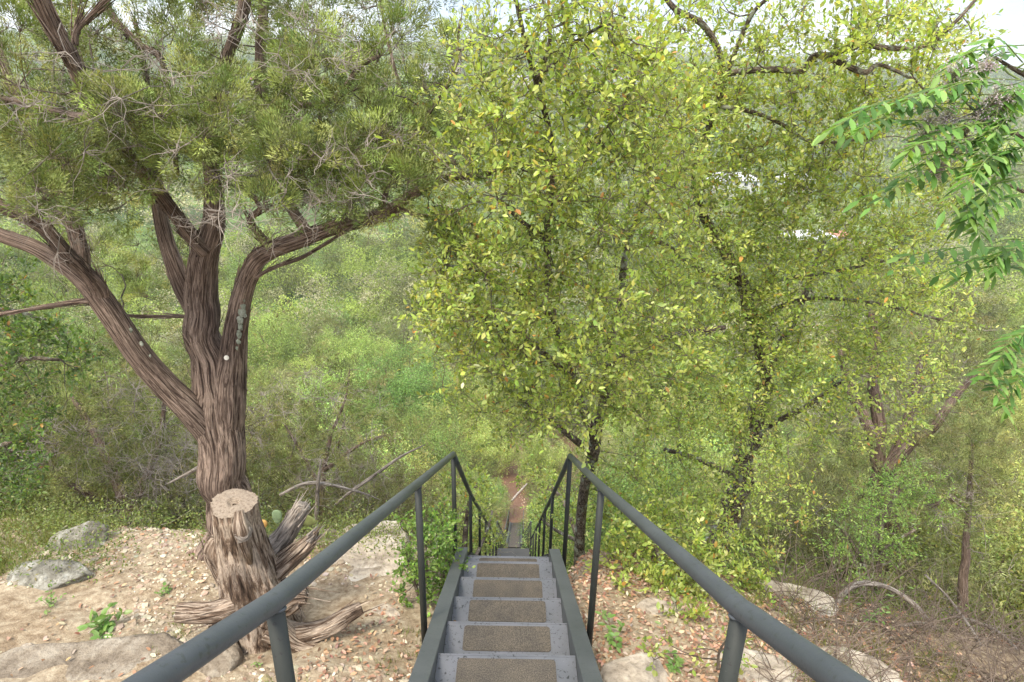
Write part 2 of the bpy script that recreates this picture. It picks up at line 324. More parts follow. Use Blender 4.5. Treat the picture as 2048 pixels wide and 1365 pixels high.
M_thinbark = bark_mat('thin_branch_bark', (.05, .04, .03), (.14, .115, .09), (.26, .23, .19), 5, 9, .3)
M_dead = bark_mat('dead_wood', (.11, .095, .082), (.29, .265, .235), (.47, .44, .40), 7, 5)
M_stump = bark_mat('weathered_stump_wood', (.035, .024, .018), (.17, .125, .092), (.46, .40, .33), 12, 4.2, bs=.9)
M_brush = bark_mat('brown_brush_stems', (.05, .038, .03), (.17, .135, .11), (.30, .26, .22), 6, 5)
M_farbark = bark_mat('thicket_bark', (.03, .022, .018), (.10, .075, .06), (.2, .17, .14), 8, 3)
M_steel = paint_mat('painted_steel', (.062, .069, .078), ((.045, .05, .052), (.18, .185, .185)), .42)
M_frame = paint_mat('stringer_paint', (.066, .072, .074), ((.05, .055, .055), (.17, .17, .16)), .5)
M_tread = paint_mat('tread_paint', (.098, .102, .116), ((.022, .024, .026), (.17, .18, .19)), .5)
M_tread2 = paint_mat('shaded_tread_paint', (.034, .033, .030), ((.03, .03, .028), (.13, .12, .10)), .7)  # same tread paint, with the shade on the lower flights put into its colour
M_post = paint_mat('post_paint', (.020, .023, .020), ((.012, .012, .011), (.12, .12, .11)), .6)
M_lime = rock_mat('limestone', (.20, .16, .12), (.40, .34, .27), (.56, .50, .42), 3)
M_grey = rock_mat('lichen_rock', (.10, .095, .075), (.24, .225, .185), (.46, .45, .40), 9)
M_brownrock = rock_mat('brown_rock', (.11, .085, .062), (.22, .18, .135), (.34, .30, .24), 4)
M_tint = tint_mat('pebble_stone', .9, .2, .3); M_litter = leaf_mat('dry_leaf', .15, .7, .2)

# ------------------------------------------------------------------ terrain
PY = np.array([-60, 0, 4.6, 4.9, 6.0, 13.4, 26, 34, 45, 60, 80, 110, 150, 260, 380, 620, 900, 1300, 3000.])
PZ = np.array([-3.2, -2.65, -3.75, -3.95, -5.5, -12.6, -22.7, -26.7, -30.6, -33.5, -36.0, -38.0, -40.5, -42.5, -40, -17, 24, 42, 42.])
def terrain(x, y):
    x = np.asarray(x, float); y = np.asarray(y, float)
    yy = y+np.where(x > .6, np.clip((x-.6)*.22, 0, 1.2), 0)*np.clip(1-y/40, 0, 1)-np.where(x < -3, np.clip((-x-3)*.10, 0, .8), 0)*np.clip(1-y/40, 0, 1)
    z = np.interp(yy, PY, PZ)
    z = z-np.where(x > .7, np.clip((x-.7)*.12, 0, 2.5), 0)*np.clip(1-y/60, 0, 1)
    far = np.clip((y-300)/500, 0, 1)
    z = z+far*(8*np.sin(x/230+1.2)+14*np.clip(-x/500, -1, 1)+7*fbm(np.stack([x/140, y/140, x*0+3], -1), 3))
    z = z+.35*np.clip((y-6)/20, 0, 1)*fbm(np.stack([x/5, y/5, x*0], -1), 3)
    near = np.clip(1-(y-4.6)/3, 0, 1)
    z = z+near*(.055*fbm(np.stack([x*1.1, y*1.1, x*0+9], -1), 3)+.018*fbm(np.stack([x*6, y*6, x*0+5], -1), 3))
    z = z-.16*near*np.exp(-(x/.55)**2)-.75*np.exp(-(x/.62)**4)*np.clip((y-4.05)/.3, 0, 1)*np.clip((9-y)/3, 0, 1)
    return z
def grid(xs, ys, name, m, lab=None):
    X, Y = np.meshgrid(xs, ys); Z = terrain(X, Y); V = np.stack([X, Y, Z], -1).reshape(-1, 3); nx, ny = len(xs), len(ys)
    i = np.arange(nx*ny).reshape(ny, nx); q = np.stack([i[:-1, :-1], i[:-1, 1:], i[1:, 1:], i[1:, :-1]], -1).reshape(-1, 4)
    mb = MB(); mb.add(V, None, q); o = mb.obj(name, m); return o
m, nt, b, o_ = mat('ground_soil'); tc = N(nt, 'ShaderNodeTexCoord'); P_ = tc.outputs['Object']
n1 = noise(nt, P_, 1.1, 6); n2 = noise(nt, P_, 16, 8, .7); n3 = noise(nt, P_, 60, 5, .7)
r1 = ramp(nt, [(.34, (.20, .150, .105)), (.5, (.32, .26, .19)), (.64, (.45, .39, .30))]); nt.links.new(n2.outputs['Fac'], r1.inputs['Fac'])
r2 = ramp(nt, [(.42, (.85, .78, .68)), (.6, (1.05, 1.05, 1.0))]); nt.links.new(n1.outputs['Fac'], r2.inputs['Fac'])
nearc = mixc(nt, .9, r1.outputs['Color'], r2.outputs['Color'], 'MULTIPLY')
sx = N(nt, 'ShaderNodeSeparateXYZ'); nt.links.new(P_, sx.inputs[0])
mr = N(nt, 'ShaderNodeMapRange'); mr.inputs['From Min'].default_value = 5; mr.inputs['From Max'].default_value = 9; nt.links.new(sx.outputs['Y'], mr.inputs['Value'])
rs = ramp(nt, [(.36, (.085, .046, .030)), (.5, (.16, .088, .06)), (.66, (.26, .19, .14))]); nt.links.new(n2.outputs['Fac'], rs.inputs['Fac'])
c1 = mixc(nt, mr.outputs[0], nearc, rs.outputs['Color'])
mr2 = N(nt, 'ShaderNodeMapRange'); mr2.inputs['From Min'].default_value = 52; mr2.inputs['From Max'].default_value = 95; nt.links.new(sx.outputs['Y'], mr2.inputs['Value'])
n5 = noise(nt, P_, .035, 4); rf = ramp(nt, [(.42, (.045, .065, .02)), (.56, (.10, .15, .04)), (.66, (.17, .20, .08))]); nt.links.new(n5.outputs['Fac'], rf.inputs['Fac'])
c2 = mixc(nt, mr2.outputs[0], c1, rf.outputs['Color']); nt.links.new(c2, b.inputs['Base Color']); b.inputs['Roughness'].default_value = .95; b.inputs['Specular IOR Level'].default_value = .1
a_ = N(nt, 'ShaderNodeMath', operation='ADD'); nt.links.new(n2.outputs['Fac'], a_.inputs[0]); nt.links.new(n3.outputs['Fac'], a_.inputs[1]); bump(nt, b, a_.outputs[0], .7, .02); M_ground = m
xs = np.unique(np.concatenate([np.linspace(-1500, -300, 24), np.linspace(-300, -40, 40), np.linspace(-40, -6, 50), np.linspace(-6, 6, 240), np.linspace(6, 40, 50), np.linspace(40, 300, 40), np.linspace(300, 1500, 24)]))
ys = np.unique(np.concatenate([np.linspace(-60, -2, 14), np.linspace(-2, 8, 200), np.linspace(8, 60, 90), np.linspace(60, 400, 70), np.linspace(400, 1400, 50)]))
tag(grid(xs, ys, 'ground', M_ground), 'stony hillside ground falling away from the stair top into the wooded valley', kind='structure')

# ------------------------------------------------------------------ staircase
def box(mb, lo, hi, bev=0.):
    lo = np.array(lo, float); hi = np.array(hi, float); V = np.array([[lo[0] if i & 1 == 0 else hi[0], lo[1] if i & 2 == 0 else hi[1], lo[2] if i & 4 == 0 else hi[2]] for i in range(8)])
    mb.add(V, None, [(0, 2, 3, 1), (4, 5, 7, 6), (0, 1, 5, 4), (2, 6, 7, 3), (0, 4, 6, 2), (1, 3, 7, 5)])
def bevel(o, w=.003, seg=2):
    md = o.modifiers.new('bevel', 'BEVEL'); md.width = w; md.segments = seg; md.limit_method = 'ANGLE'; return o
def beam(mb, prof, A, B):                                        # prof: (u across X, v up) polygon swept from A to B (both in YZ plane, may shift X)
    prof = np.array(prof); n = len(prof); A = np.array(A); B = np.array(B)
    V = np.concatenate([np.stack([A[0]+prof[:, 0], np.full(n, A[1]), A[2]+prof[:, 1]], 1), np.stack([B[0]+prof[:, 0], np.full(n, B[1]), B[2]+prof[:, 1]], 1)])
    q = [(k, (k+1) % n, n+(k+1) % n, n+k) for k in range(n)]; mb.add(V, None, q)
    # caps as quads from the C profile (n = 8: three rectangles)
    if n == 8:
        for r in ((0, 1, 6, 7), (1, 2, 3, 6), (3, 4, 5, 6)):
            mb.add(V[list(r)], None, [(0, 1, 2, 3)]); mb.add(V[[x+n for x in r]], None, [(3, 2, 1, 0)])
def cprof(s, w=.095, h=.23, t=.012): # C channel, flanges pointing outwards; s = -1 left, +1 right; u=0 at the inner web face
    u = lambda a: s*a
    return [(u(w), 0), (u(0), 0), (u(0), -h), (u(t), -h), (u(w), -h), (u(w), -h+t), (u(t), -h+t), (u(t), -t)]
def chan(mb, s, x0, A, B):
    # web and two flanges as proud boxes swept
    for (a0, a1, z0, z1) in ((0, .012, -.23, -.0005), (.0, .084, -.012, 0), (.0, .084, -.232, -.22)):
        pr = [(s*a0, z0), (s*a1, z0), (s*a1, z1), (s*a0, z1)]
        n = 4; A_ = np.array(A); B_ = np.array(B); pr = np.array(pr)+(.0015 if (a1 > .05) else 0)*np.array([-s, 0])
        V = np.concatenate([np.stack([x0+A_[0]+pr[:, 0], np.full(n, A_[1]), A_[2]+pr[:, 1]], 1), np.stack([x0+B_[0]+pr[:, 0], np.full(n, B_[1]), B_[2]+pr[:, 1]], 1)])
        mb.add(V, None, [(k, (k+1) % 4, 4+(k+1) % 4, 4+k) for k in range(4)]+[(3, 2, 1, 0), (4, 5, 6, 7)])
HW = .325
M_grit = None
m, nt, b, o_ = mat('grit_strip'); tc = N(nt, 'ShaderNodeTexCoord'); n = noise(nt, tc.outputs['Object'], 190, 3, .85); n2 = noise(nt, tc.outputs['Object'], 9, 4)
r = ramp(nt, [(.38, (.028, .024, .019)), (.5, (.062, .052, .041)), (.66, (.12, .104, .085))]); nt.links.new(n.outputs['Fac'], r.inputs['Fac']); r2 = ramp(nt, [(.35, (.8, .8, .8)), (.65, (1.15, 1.12, 1.05))]); nt.links.new(n2.outputs['Fac'], r2.inputs['Fac'])
nt.links.new(mixc(nt, 1., r.outputs['Color'], r2.outputs['Color'], 'MULTIPLY'), b.inputs['Base Color']); b.inputs['Roughness'].default_value = .95; bump(nt, b, n.outputs['Fac'], .6, .003); M_grit = m
def add_tread(root, y, z, x=0., run=.4, rise=.207, strip=True):
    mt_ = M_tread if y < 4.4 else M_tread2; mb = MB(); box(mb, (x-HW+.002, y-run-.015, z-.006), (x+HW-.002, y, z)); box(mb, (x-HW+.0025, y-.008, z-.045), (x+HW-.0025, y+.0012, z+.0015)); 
    box(mb, (x-HW+.003, y-run-.013, z-.005), (x+HW-.003, y-run-.008, z+rise-.046))
    t = under(root, mb, 'tread', mt_, False)
    if strip:
        g = MB(); a0, a1, b0, b1, r_ = x-.228, x+.228, y-.026-.165, y-.026, .018; pts = []
        for cx, cy, st in ((a1-r_, b1-r_, 0), (a0+r_, b1-r_, 90), (a0+r_, b0+r_, 180), (a1-r_, b0+r_, 270)):
            for k in range(5):
                a = math.radians(st+k*22.5); pts.append((cx+r_*math.cos(a), cy+r_*math.sin(a)))
        n = len(pts); V = [(p[0], p[1], z+.0005) for p in pts]+[(p[0], p[1], z+.004) for p in pts]+[(x, (b0+b1)/2, z+.004)]
        g.add(V, [(2*n, n+k, n+(k+1) % n) for k in range(n)], [(k, (k+1) % n, n+(k+1) % n, n+k) for k in range(n)]); off = np.array(root.location); g.v = [a-off for a in g.v]; g.obj('grit_strip', M_grit, t, False)
    return t
def rail_post(root, x, y, zt, zb, r=.0175, m=None):
    mb = MB(); tube(mb, [(x, y, zt), (x, y, zt*.5+zb*.5), (x, y, zb)], r, 16); return under(root, mb, 'post', m or M_post)
def handrail(root, P, r=.021):
    P = np.array(P); mb = MB(); Q = []
    for i in range(len(P)-1):
        n = max(2, int(np.linalg.norm(P[i+1]-P[i])/.5)+1)
        for k in range(n): Q.append(P[i]+(P[i+1]-P[i])*k/n)
    Q.append(P[-1]); tube(mb, Q, r, 20); return under(root, mb, 'handrail', M_steel)
st1 = thing('metal_staircase', 'grey steel stairs with brown grit strips and two pipe handrails in the foreground', 'staircase', (0, 2.3, -2.9))
nos = [(2.302+.4*k, -2.53-.207*k) for k in range(-5, 5)]+[(4.2, -3.562)]
for i, (y, z) in enumerate(nos): add_tread(st1, y, z, run=.4 if i < 10 else .30)
for s in (-1, 1):
    mb = MB(); zt = lambda y: -1.34-.518*y+.03; chan(mb, s, s*HW, (0, -.2, zt(-.2)), (0, 4.22, zt(4.22))); bevel(under(st1, mb, 'stringer', M_frame, False), .004)
mb = MB(); box(mb, (-.45, -1.3, -1.30), (.45, -.1, -1.26)); bevel(under(st1, mb, 'landing', M_steel, False))
zr = lambda y: float(np.interp(y, [-1.2, .6, .955, 2.645, 4.24], [.37, -.712, -.925, -1.819, -2.648]))
xl = lambda y: -.44+.012*max(0, y-2.6)/1.6; xr = lambda y: .44+.012*max(0, y-2.6)/1.6
yk = 4.24
for s, xf in ((-1, xl), (1, xr)):
    ys_ = (-.7, .955, 2.645, yk)
    for y in ys_: rail_post(st1, xf(y), y, zr(y)-.004, -1.34-.518*y-.2 if y > -.2 else -1.5)
    handrail(st1, [(xf(y), y, zr(y)) for y in (-1.2, .955, 2.645, yk)])
    for y in ys_[1:]:                                             # welded joints
        mb = MB(); a = np.linspace(0, 2*math.pi, 13); ring = [(xf(y)+.0185*math.cos(t), y+.0185*math.sin(t), zr(y)-.018-.0095*math.sin(t)) for t in a]; tube(mb, ring, .0035, 6, cap=False); under(st1, mb, 'weld', M_steel)
# lower flights
def xs_c(y): return float(np.interp(y, [4.2, 13.8, 26.5, 34], [0, .13, .27, .45]))
st2 = thing('metal_staircase', 'long lower run of grey steel stairs, tiny between its posts down the slope', 'staircase', (0, 4.3, -4.2))
def flight(root, y0, z0, y1, z1, n, strip=False):
    for k in range(n+1):
        y = y0+(y1-y0)*k/n; z = z0+(z1-z0)*k/n; x = xs_c(y); rn = (y1-y0)/n
        add_tread(root, y, z, x, rn, abs((z1-z0)/n), strip)
    for s in (-1, 1):
        mb = MB(); chan(mb, s, s*HW, (xs_c(y0), y0, z0+.08), (xs_c(y1), y1, z1+.05)); under(root, mb, 'stringer', M_frame, False)
        m_ = max(1, round((y1-y0)/1.55)); pts = []
        for k in range(m_+1):
            y = y0+(y1-y0)*k/m_; z = z0+(z1-z0)*k/m_; x = xs_c(y)+s*.447; pts.append((x, y, z+.93))
            if k or y0 > 5: rail_post(root, x, y, z+.93, z-.5 if k < m_ else z-.7)
        if y0 < 5: pts[0] = (xs_c(4.24)+s*.44+.012, yk, zr(yk))
        handrail(root, pts)
flight(st2, 4.5, -3.86, 13.3, -11.63, 34)
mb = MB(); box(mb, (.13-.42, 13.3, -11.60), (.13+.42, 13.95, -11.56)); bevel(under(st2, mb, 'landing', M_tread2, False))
flight(st2, 14.2, -11.83, 25.6, -21.45, 44)
flight(st2, 26.2, -21.5, 33.9, -26.1, 20, True)
print('stairs ok')

# ------------------------------------------------------------------ rocks
_ico = {}
def ico(sub):
    if sub in _ico: return _ico[sub]
    import bmesh
    bm = bmesh.new(); bmesh.ops.create_icosphere(bm, subdivisions=sub, radius=1); V = np.array([v.co[:] for v in bm.verts]); T = np.array([[v.index for v in f.verts] for f in bm.faces]); bm.free(); _ico[sub] = (V, T); return V, T
def rock(name, label, c, size, m, seed, rot=0, flat=.0, rough=.28, cat='rock', cuts=7):
    V, T = ico(5); V = V.copy(); rg = np.random.default_rng(seed)
    for k in range(cuts):                                        # planar cuts give limestone its facets
        n = unit(rg.normal(0, 1, 3)); d = .62+.25*rg.random(); h = V@n; V = V-np.outer(np.maximum(0, h-d)*.88, n)
    if flat: V[:, 2] = np.where(V[:, 2] > flat, flat+(V[:, 2]-flat)*.15, V[:, 2])
    V = V*(1+rough*.35*fbm(V*1.6+seed, 4)+rough*.10*fbm(V*8+seed, 3))[:, None]
    V = V*np.array(size); a = math.radians(rot); V = V@np.array([[math.cos(a), math.sin(a), 0], [-math.sin(a), math.cos(a), 0], [0, 0, 1]])
    mb = MB(); mb.add(V+np.array(c), T); o = mb.obj(name, m, loc=c); tag(o, label, cat); return o
def gp(px, py, dz=0.):                                           # point of the terrain under a pixel
    v = ray(px, py); lo = .2
    for Y in np.arange(.5, 60, .02):
        p = v*Y/v[1]
        if p[2] < terrain(p[0], p[1]): break
    return p+np.array([0, 0, dz])
for a in [
    ('flat sandy brown ledge of rock at the bottom left corner below the rail', (150, 1345), (.62, .36, .10), 'brown', 3, 10, .5),
    ('pale limestone ledge at the cliff edge left of the green shrub by the post', (735, 1085), (.40, .34, .20), 'lime', 5, 30, .5),
    ('broad pale limestone bedrock slab beside the green shrub, left of the left post', (735, 1130), (.34, .40, .11), 'lime', 41, 12, .45),
    ('brown pitted rock just behind the splintered stump limb', (635, 1082), (.24, .16, .13), 'brown', 6, 20, .6),
    ('long pale limestone slab lying flat between the stump and the shrub', (700, 1150), (.42, .12, .05), 'lime', 8, 14, .5),
    ('grey lichen speckled boulder at the left among weeds, upper one', (160, 1090), (.24, .20, .28), 'grey', 11, 40, 0),
    ('low grey lichen speckled boulder at the left edge of the gravel', (100, 1150), (.33, .22, .17), 'grey', 12, 0, 0),
    ('round speckled tan boulder at the bottom right of the stringer', (1275, 1365), (.24, .20, .16), 'lime', 14, 15, .6),
    ('mossy tan rock half hidden by leaves right of the stairs', (1320, 1222), (.17, .13, .08), 'lime', 15, 0, .6),
    ('wide pale rock slab at the bottom behind the right near post', (1500, 1358), (.46, .24, .10), 'lime', 17, -12, .5),
    ('pale rounded rock at the bottom right beneath the right handrail', (1715, 1352), (.36, .22, .16), 'lime', 18, -25, .5),
    ('broken tan limestone rubble rock in brush beyond the right handrail', (1590, 1200), (.34, .22, .14), 'lime', 21, -30, .5),
    ('small angular tan stone beside the left post base', (770, 1228), (.13, .10, .05), 'lime', 23, 0, .5),
    ('white angular stone on the gravel near the bottom left', (52, 1300), (.07, .05, .04), 'lime', 24, 0, 0),
    ('ochre rock under the left rail near the stump root', (440, 1330), (.16, .18, .14), 'brown', 26, 0, 0)]:
    lab, p, sz, k, sd_, rt, fl = a; rock('boulder' if sz[0] > .2 else 'rock', lab, gp(*p, dz=-sz[2]*.25), sz, {'lime': M_lime, 'brown': M_brownrock, 'grey': M_grey}[k], sd_, rt, fl)
# pebbles and leaf litter: uncountable ground cover
def near_pts(n, x0, x1, y0, y1):
    x = RNG.uniform(x0, x1, n); y = RNG.uniform(y0, y1, n); return x, y
V1, T1 = ico(1); mb = MB()
x, y = near_pts(30000, -4.8, 3.4, 1.4, 5.2); k = (np.abs(x) > .47); dens = fbm(np.stack([x*.9, y*.9, x*0], -1), 2); k &= (dens > -.12) & ((x < 0) | (RNG.random(len(x)) < .3)); x = x[k]; y = y[k]; z = terrain(x, y); n = len(x)
s = .004+.018*RNG.random(n)**6+.0045*RNG.random(n); s *= np.where(RNG.random(n) < .004, 2.0, 1)
V = V1[None]*(1+.3*RNG.normal(0, 1, (n, len(V1), 1)).clip(-1.2, 1.2))*s[:, None, None]*np.stack([1+.6*RNG.random(n), 1+.3*RNG.random(n), .35+.35*RNG.random(n)], 1)[:, None]
a = RNG.random(n)*6.28; ca, sa = np.cos(a)[:, None], np.sin(a)[:, None]; V = np.stack([V[..., 0]*ca-V[..., 1]*sa, V[..., 0]*sa+V[..., 1]*ca, V[..., 2]], -1)+np.stack([x, y, z+s*.15], 1)[:, None]
c = palette(n, [(.37, .31, .23), (.30, .24, .175), (.44, .39, .30), (.25, .18, .125)], [4, 4, 1.6, 2], .15)
mb.add(V.reshape(-1, 3), (np.arange(n)[:, None, None]*len(V1)+T1[None]).reshape(-1, 3), None, None, np.repeat(c, len(V1), 0)); tag(mb.obj('gravel', M_tint, smooth=False), 'loose pale limestone gravel scattered over the ground', kind='stuff')
def litter(n, x0, x1, y0, y1, f, L=.045, cols=None):
    x, y = near_pts(n, x0, x1, y0, y1); k = f(x, y); x = x[k]; y = y[k]; z = terrain(x, y)+.006+.012*RNG.random(len(x)); n = len(x); D = RNG.normal(0, 1, (n, 3)); D[:, 2] *= .25; Nn = RNG.normal(0, .35, (n, 3))+np.array([0, 0, 1])
    c = palette(n, cols or [(.33, .19, .12), (.27, .15, .095), (.42, .29, .20), (.20, .12, .08), (.46, .38, .28)], [3, 3, 3, 2, 2], .2); mb = MB(); l = L*(.6+.7*RNG.random(n)); leaves(mb, np.stack([x, y, z], 1), D, Nn, l, l*.5, c); return mb
cl = lambda x, y, s=1.: fbm(np.stack([x*s, y*s, x*0+4], -1), 3)
mb = litter(2200, -5, -.46, 1.6, 5.6, lambda x, y: cl(x, y, 1.1) > .12-.4*(x < -2.4), .036); mb2 = litter(20000, .46, 5.5, 1.4, 7.5, lambda x, y: cl(x, y, .8) > -.35, .040)
def merge(a, b): n0 = a.n; a.v += b.v; a.uv += b.uv; a.c += b.c; a.t += [t+n0 for t in b.t]; a.q += [q+n0 for q in b.q]; a.n += b.n
merge(mb, mb2); merge(mb, litter(7000, .46, 2.8, 1.6, 5.0, lambda x, y: cl(x, y, 1.4) > -.25, .036)); merge(mb, litter(900, -1.2, -.46, 2.2, 4.6, lambda x, y: cl(x, y, 2) > -.2, .034))
tag(mb.obj('leaf_litter', M_litter), 'fallen reddish brown leaves covering the ground both sides of the stairs', kind='stuff')
mb = litter(26000, -9, 10, 6, 52, lambda x, y: np.abs(x-.3) > .5, L=.12); tag(mb.obj('leaf_litter', M_litter), 'reddish leaf litter covering the slope around the lower stairs', kind='stuff')
# leaves lying on the treads
for i, (px, py, lab) in enumerate([(910, 1247, 'curled brown leaf at the left end of the fourth visible tread'), (982, 1233, 'small tan leaf lying in the middle of a tread'), (1121, 1209, 'pale tan leaf at the right end of a tread'), (920, 1186, 'rust coloured leaf lying against the left stringer')]):
    v = ray(px, py); best = None
    for (y, z) in nos:
        p = v*z/v[2]
        if y-.4 <= p[1] <= y: best = p
    if best is None: continue
    mb = MB(); l = .045; P = (best+np.array([0, 0, .006]))[None]; D = np.array([[random.uniform(-.6, .6), 1, .05]]); leaves(mb, P-D*l/2, D, np.array([[.2, .1, 1.]]), l, .022, palette(1, [(.40, .22, .13)], [1])); tag(mb.obj('fallen_leaf', M_litter, loc=best), lab, 'leaf', 'leaves lying on the stair treads')
# extra litter crumbs dark debris on the treads
print('ground ok')

# ------------------------------------------------------------------ colours of foliage
OAK = [(.38, .44, .10), (.30, .38, .085), (.22, .30, .07), (.46, .50, .18), (.50, .27, .08), (.46, .40, .08)]; OAKW = [5, 6, 3.2, 2.4, .2, .2]
JUN = [(.195, .235, .068), (.130, .165, .050), (.27, .30, .10)]; JUNW = [4, 3, 2]

def jtufts(p, r, targets, dirs, per=6, spread=.14, nb=110, Ls=.16, fo=None, tw=None, up=.35):
    m = len(targets)
    C0 = np.repeat(targets, per, 0); D0_ = np.repeat(dirs, per, 0); D = unit(D0_*.5+RNG.normal(0, .7, C0.shape)+np.array([0, 0, up])); L = spread*(.5+RNG.random(len(C0)))
    nd, dd = polytwigs(tw, C0-D0_*.02, D, L, .0018, 3, .3)
    c = palette(len(C0), JUN, JUNW, .2); c = np.clip(c*(1+.25*np.repeat(RNG.normal(0, 1, (m, 1)), per, 0)*.6), .01, .5)
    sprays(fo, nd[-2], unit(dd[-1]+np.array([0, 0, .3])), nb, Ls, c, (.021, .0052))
    return nd

# ------------------------------------------------------------------ the big juniper
J0 = gp(445, 1120)
jt = thing('juniper_tree', 'big many-limbed juniper with shredding brown bark, standing behind the cut stump on the left', 'tree', J0)
wood = MB(); sk = Skel(); JY = float(J0[1])+.12
def jl(pts, sides=18, rough=.085, seed=0, per=6):
    big = pts[0][3] > 30; pts = [(a, b, c, d*.82) for a, b, c, d in pts]; return limb(wood, sk, pts, sides*2 if big else sides, rough*.8, seed, 9 if big else per, .055 if big else .03, 170 if big else 25)
jl([(452, 1180, JY-.02, 150), (450, 1120, JY, 124), (453, 1000, JY, 108), (450, 900, JY, 106), (436, 820, JY, 112), (420, 740, JY, 96), (408, 650, JY, 80), (398, 590, JY, 74), (402, 530, JY-.02, 66), (418, 470, JY-.03, 58), (428, 410, JY, 46), (425, 330, JY+.05, 34), (422, 230, JY+.02, 26), (452, 120, JY-.15, 26), (482, 40, JY-.25, 28), (505, -60, JY-.3, 24)], 36, .10, 1)
jl([(452, 900, JY+.03, 40), (457, 840, JY-.02, 72), (462, 760, JY-.04, 70), (470, 680, JY-.05, 58), (484, 600, JY-.08, 50), (500, 545, JY-.12, 46), (530, 507, JY-.18, 44), (600, 480, JY-.25, 40), (680, 450, JY-.3, 35), (760, 430, JY-.3, 30), (830, 385, JY-.3, 25), (890, 358, JY-.25, 19), (960, 350, JY-.2, 13), (1020, 335, JY-.2, 7)], 26, .10, 2)
jl([(462, 960, JY+.02, 30), (436, 885, JY-.03, 66), (390, 830, JY-.12, 68), (330, 770, JY-.2, 62), (270, 700, JY-.28, 58), (215, 620, JY-.34, 58), (180, 572, JY-.38, 54), (130, 530, JY-.4, 42), (70, 495, JY-.4, 36), (0, 470, JY-.42, 32), (-80, 435, JY-.4, 26)], 28, .10, 3)
jl([(405, 660, JY+.04, 30), (388, 615, JY+.04, 48), (365, 570, JY+.05, 46), (338, 500, JY+.08, 38), (320, 430, JY+.12, 35), (308, 330, JY+.2, 30), (302, 240, JY+.25, 22), (290, 140, JY+.3, 14), (270, 40, JY+.3, 9)], 20, .10, 4)
jl([(412, 500, JY-.06, 40), (378, 465, JY-.12, 34), (330, 402, JY-.25, 32), (285, 345, JY-.4, 28), (240, 285, JY-.6, 26), (185, 205, JY-.85, 34), (150, 130, JY-1.0, 36), (110, 60, JY-1.1, 38), (70, -30, JY-1.2, 36)], 22, .11, 5)
jl([(205, 600, JY-.36, 44), (165, 535, JY-.5, 32), (112, 480, JY-.6, 32), (60, 440, JY-.68, 29), (0, 408, JY-.72, 27), (-60, 380, JY-.7, 24)], 20, .12, 6)
jl([(165, 550, JY-.3, 34), (152, 470, JY-.2, 34), (125, 400, JY-.15, 33), (105, 330, JY-.1, 30), (70, 260, JY-.1, 24), (25, 170, JY-.1, 20), (-10, 80, JY, 14)], 18, .12, 7)
jl([(620, 475, JY-.22, 28), (575, 400, JY-.1, 24), (548, 290, JY, 26), (528, 200, JY+.05, 28), (520, 110, JY+.1, 27), (527, 20, JY+.12, 22), (535, -50, JY+.1, 18)], 18, .12, 8)
jl([(545, 500, JY-.2, 26), (520, 470, JY-.25, 20), (500, 440, JY-.35, 16), (520, 415, JY-.4, 12), (480, 370, JY-.45, 9)], 12, .12, 9)
jl([(548, 300, JY, 16), (556, 250, JY-.06, 15), (590, 214, JY-.1, 14), (650, 208, JY-.15, 12), (690, 175, JY-.2, 14), (722, 130, JY-.2, 13), (760, 112, JY-.2, 9)], 10, .12, 10)
jl([(190, 240, JY-.8, 24), (140, 232, JY-.75, 22), (90, 218, JY-.7, 20), (30, 200, JY-.6, 14), (-30, 190, JY-.6, 10)], 12, .1, 11)
jl([(150, 90, JY-1.0, 18), (155, 60, JY-1.0, 14), (180, 35, JY-1., 12), (210, 5, JY-1., 10), (240, -30, JY-1., 8)], 10, .1, 12)
jl([(355, 350, JY, 12), (330, 140, JY-.1, 14), (280, 90, JY-.1, 16), (230, 40, JY-.1, 18), (200, -20, JY-.1, 16)], 10, .1, 13)
jl([(210, 600, JY-.36, 16), (150, 606, JY-.45, 12), (60, 620, JY-.55, 9), (-20, 632, JY-.6, 6)], 8, .1, 14)
jl([(395, 634, JY-.02, 9), (330, 633, JY-.05, 8), (240, 632, JY-.1, 7)], 8, .1, 15)
jl([(830, 390, JY-.3, 15), (800, 415, JY-.3, 13), (850, 432, JY-.35, 10), (900, 425, JY-.4, 7), (925, 470, JY-.45, 4)], 8, .1, 16)
jl([(505, 560, JY-.13, 10), (545, 536, JY-.25, 9), (610, 512, JY-.35, 9), (680, 470, JY-.45, 7), (730, 440, JY-.5, 5)], 8, .1, 17)
jl([(760, 430, JY-.3, 14), (790, 330, JY-.3, 11), (850, 240, JY-.25, 9), (905, 150, JY-.25, 7), (920, 40, JY-.2, 5)], 8, .1, 18)
jl([(695, 445, JY-.3, 16), (700, 380, JY-.2, 13), (640, 300, JY, 12), (640, 200, JY+.1, 9), (610, 90, JY+.1, 7)], 8, .1, 19)
jl([(850, 370, JY-.28, 12), (870, 300, JY-.15, 10), (810, 200, JY, 8), (780, 100, JY+.1, 7), (760, 10, JY+.1, 5)], 8, .1, 20)
jtrunk = under(jt, wood, 'trunk', M_bark)
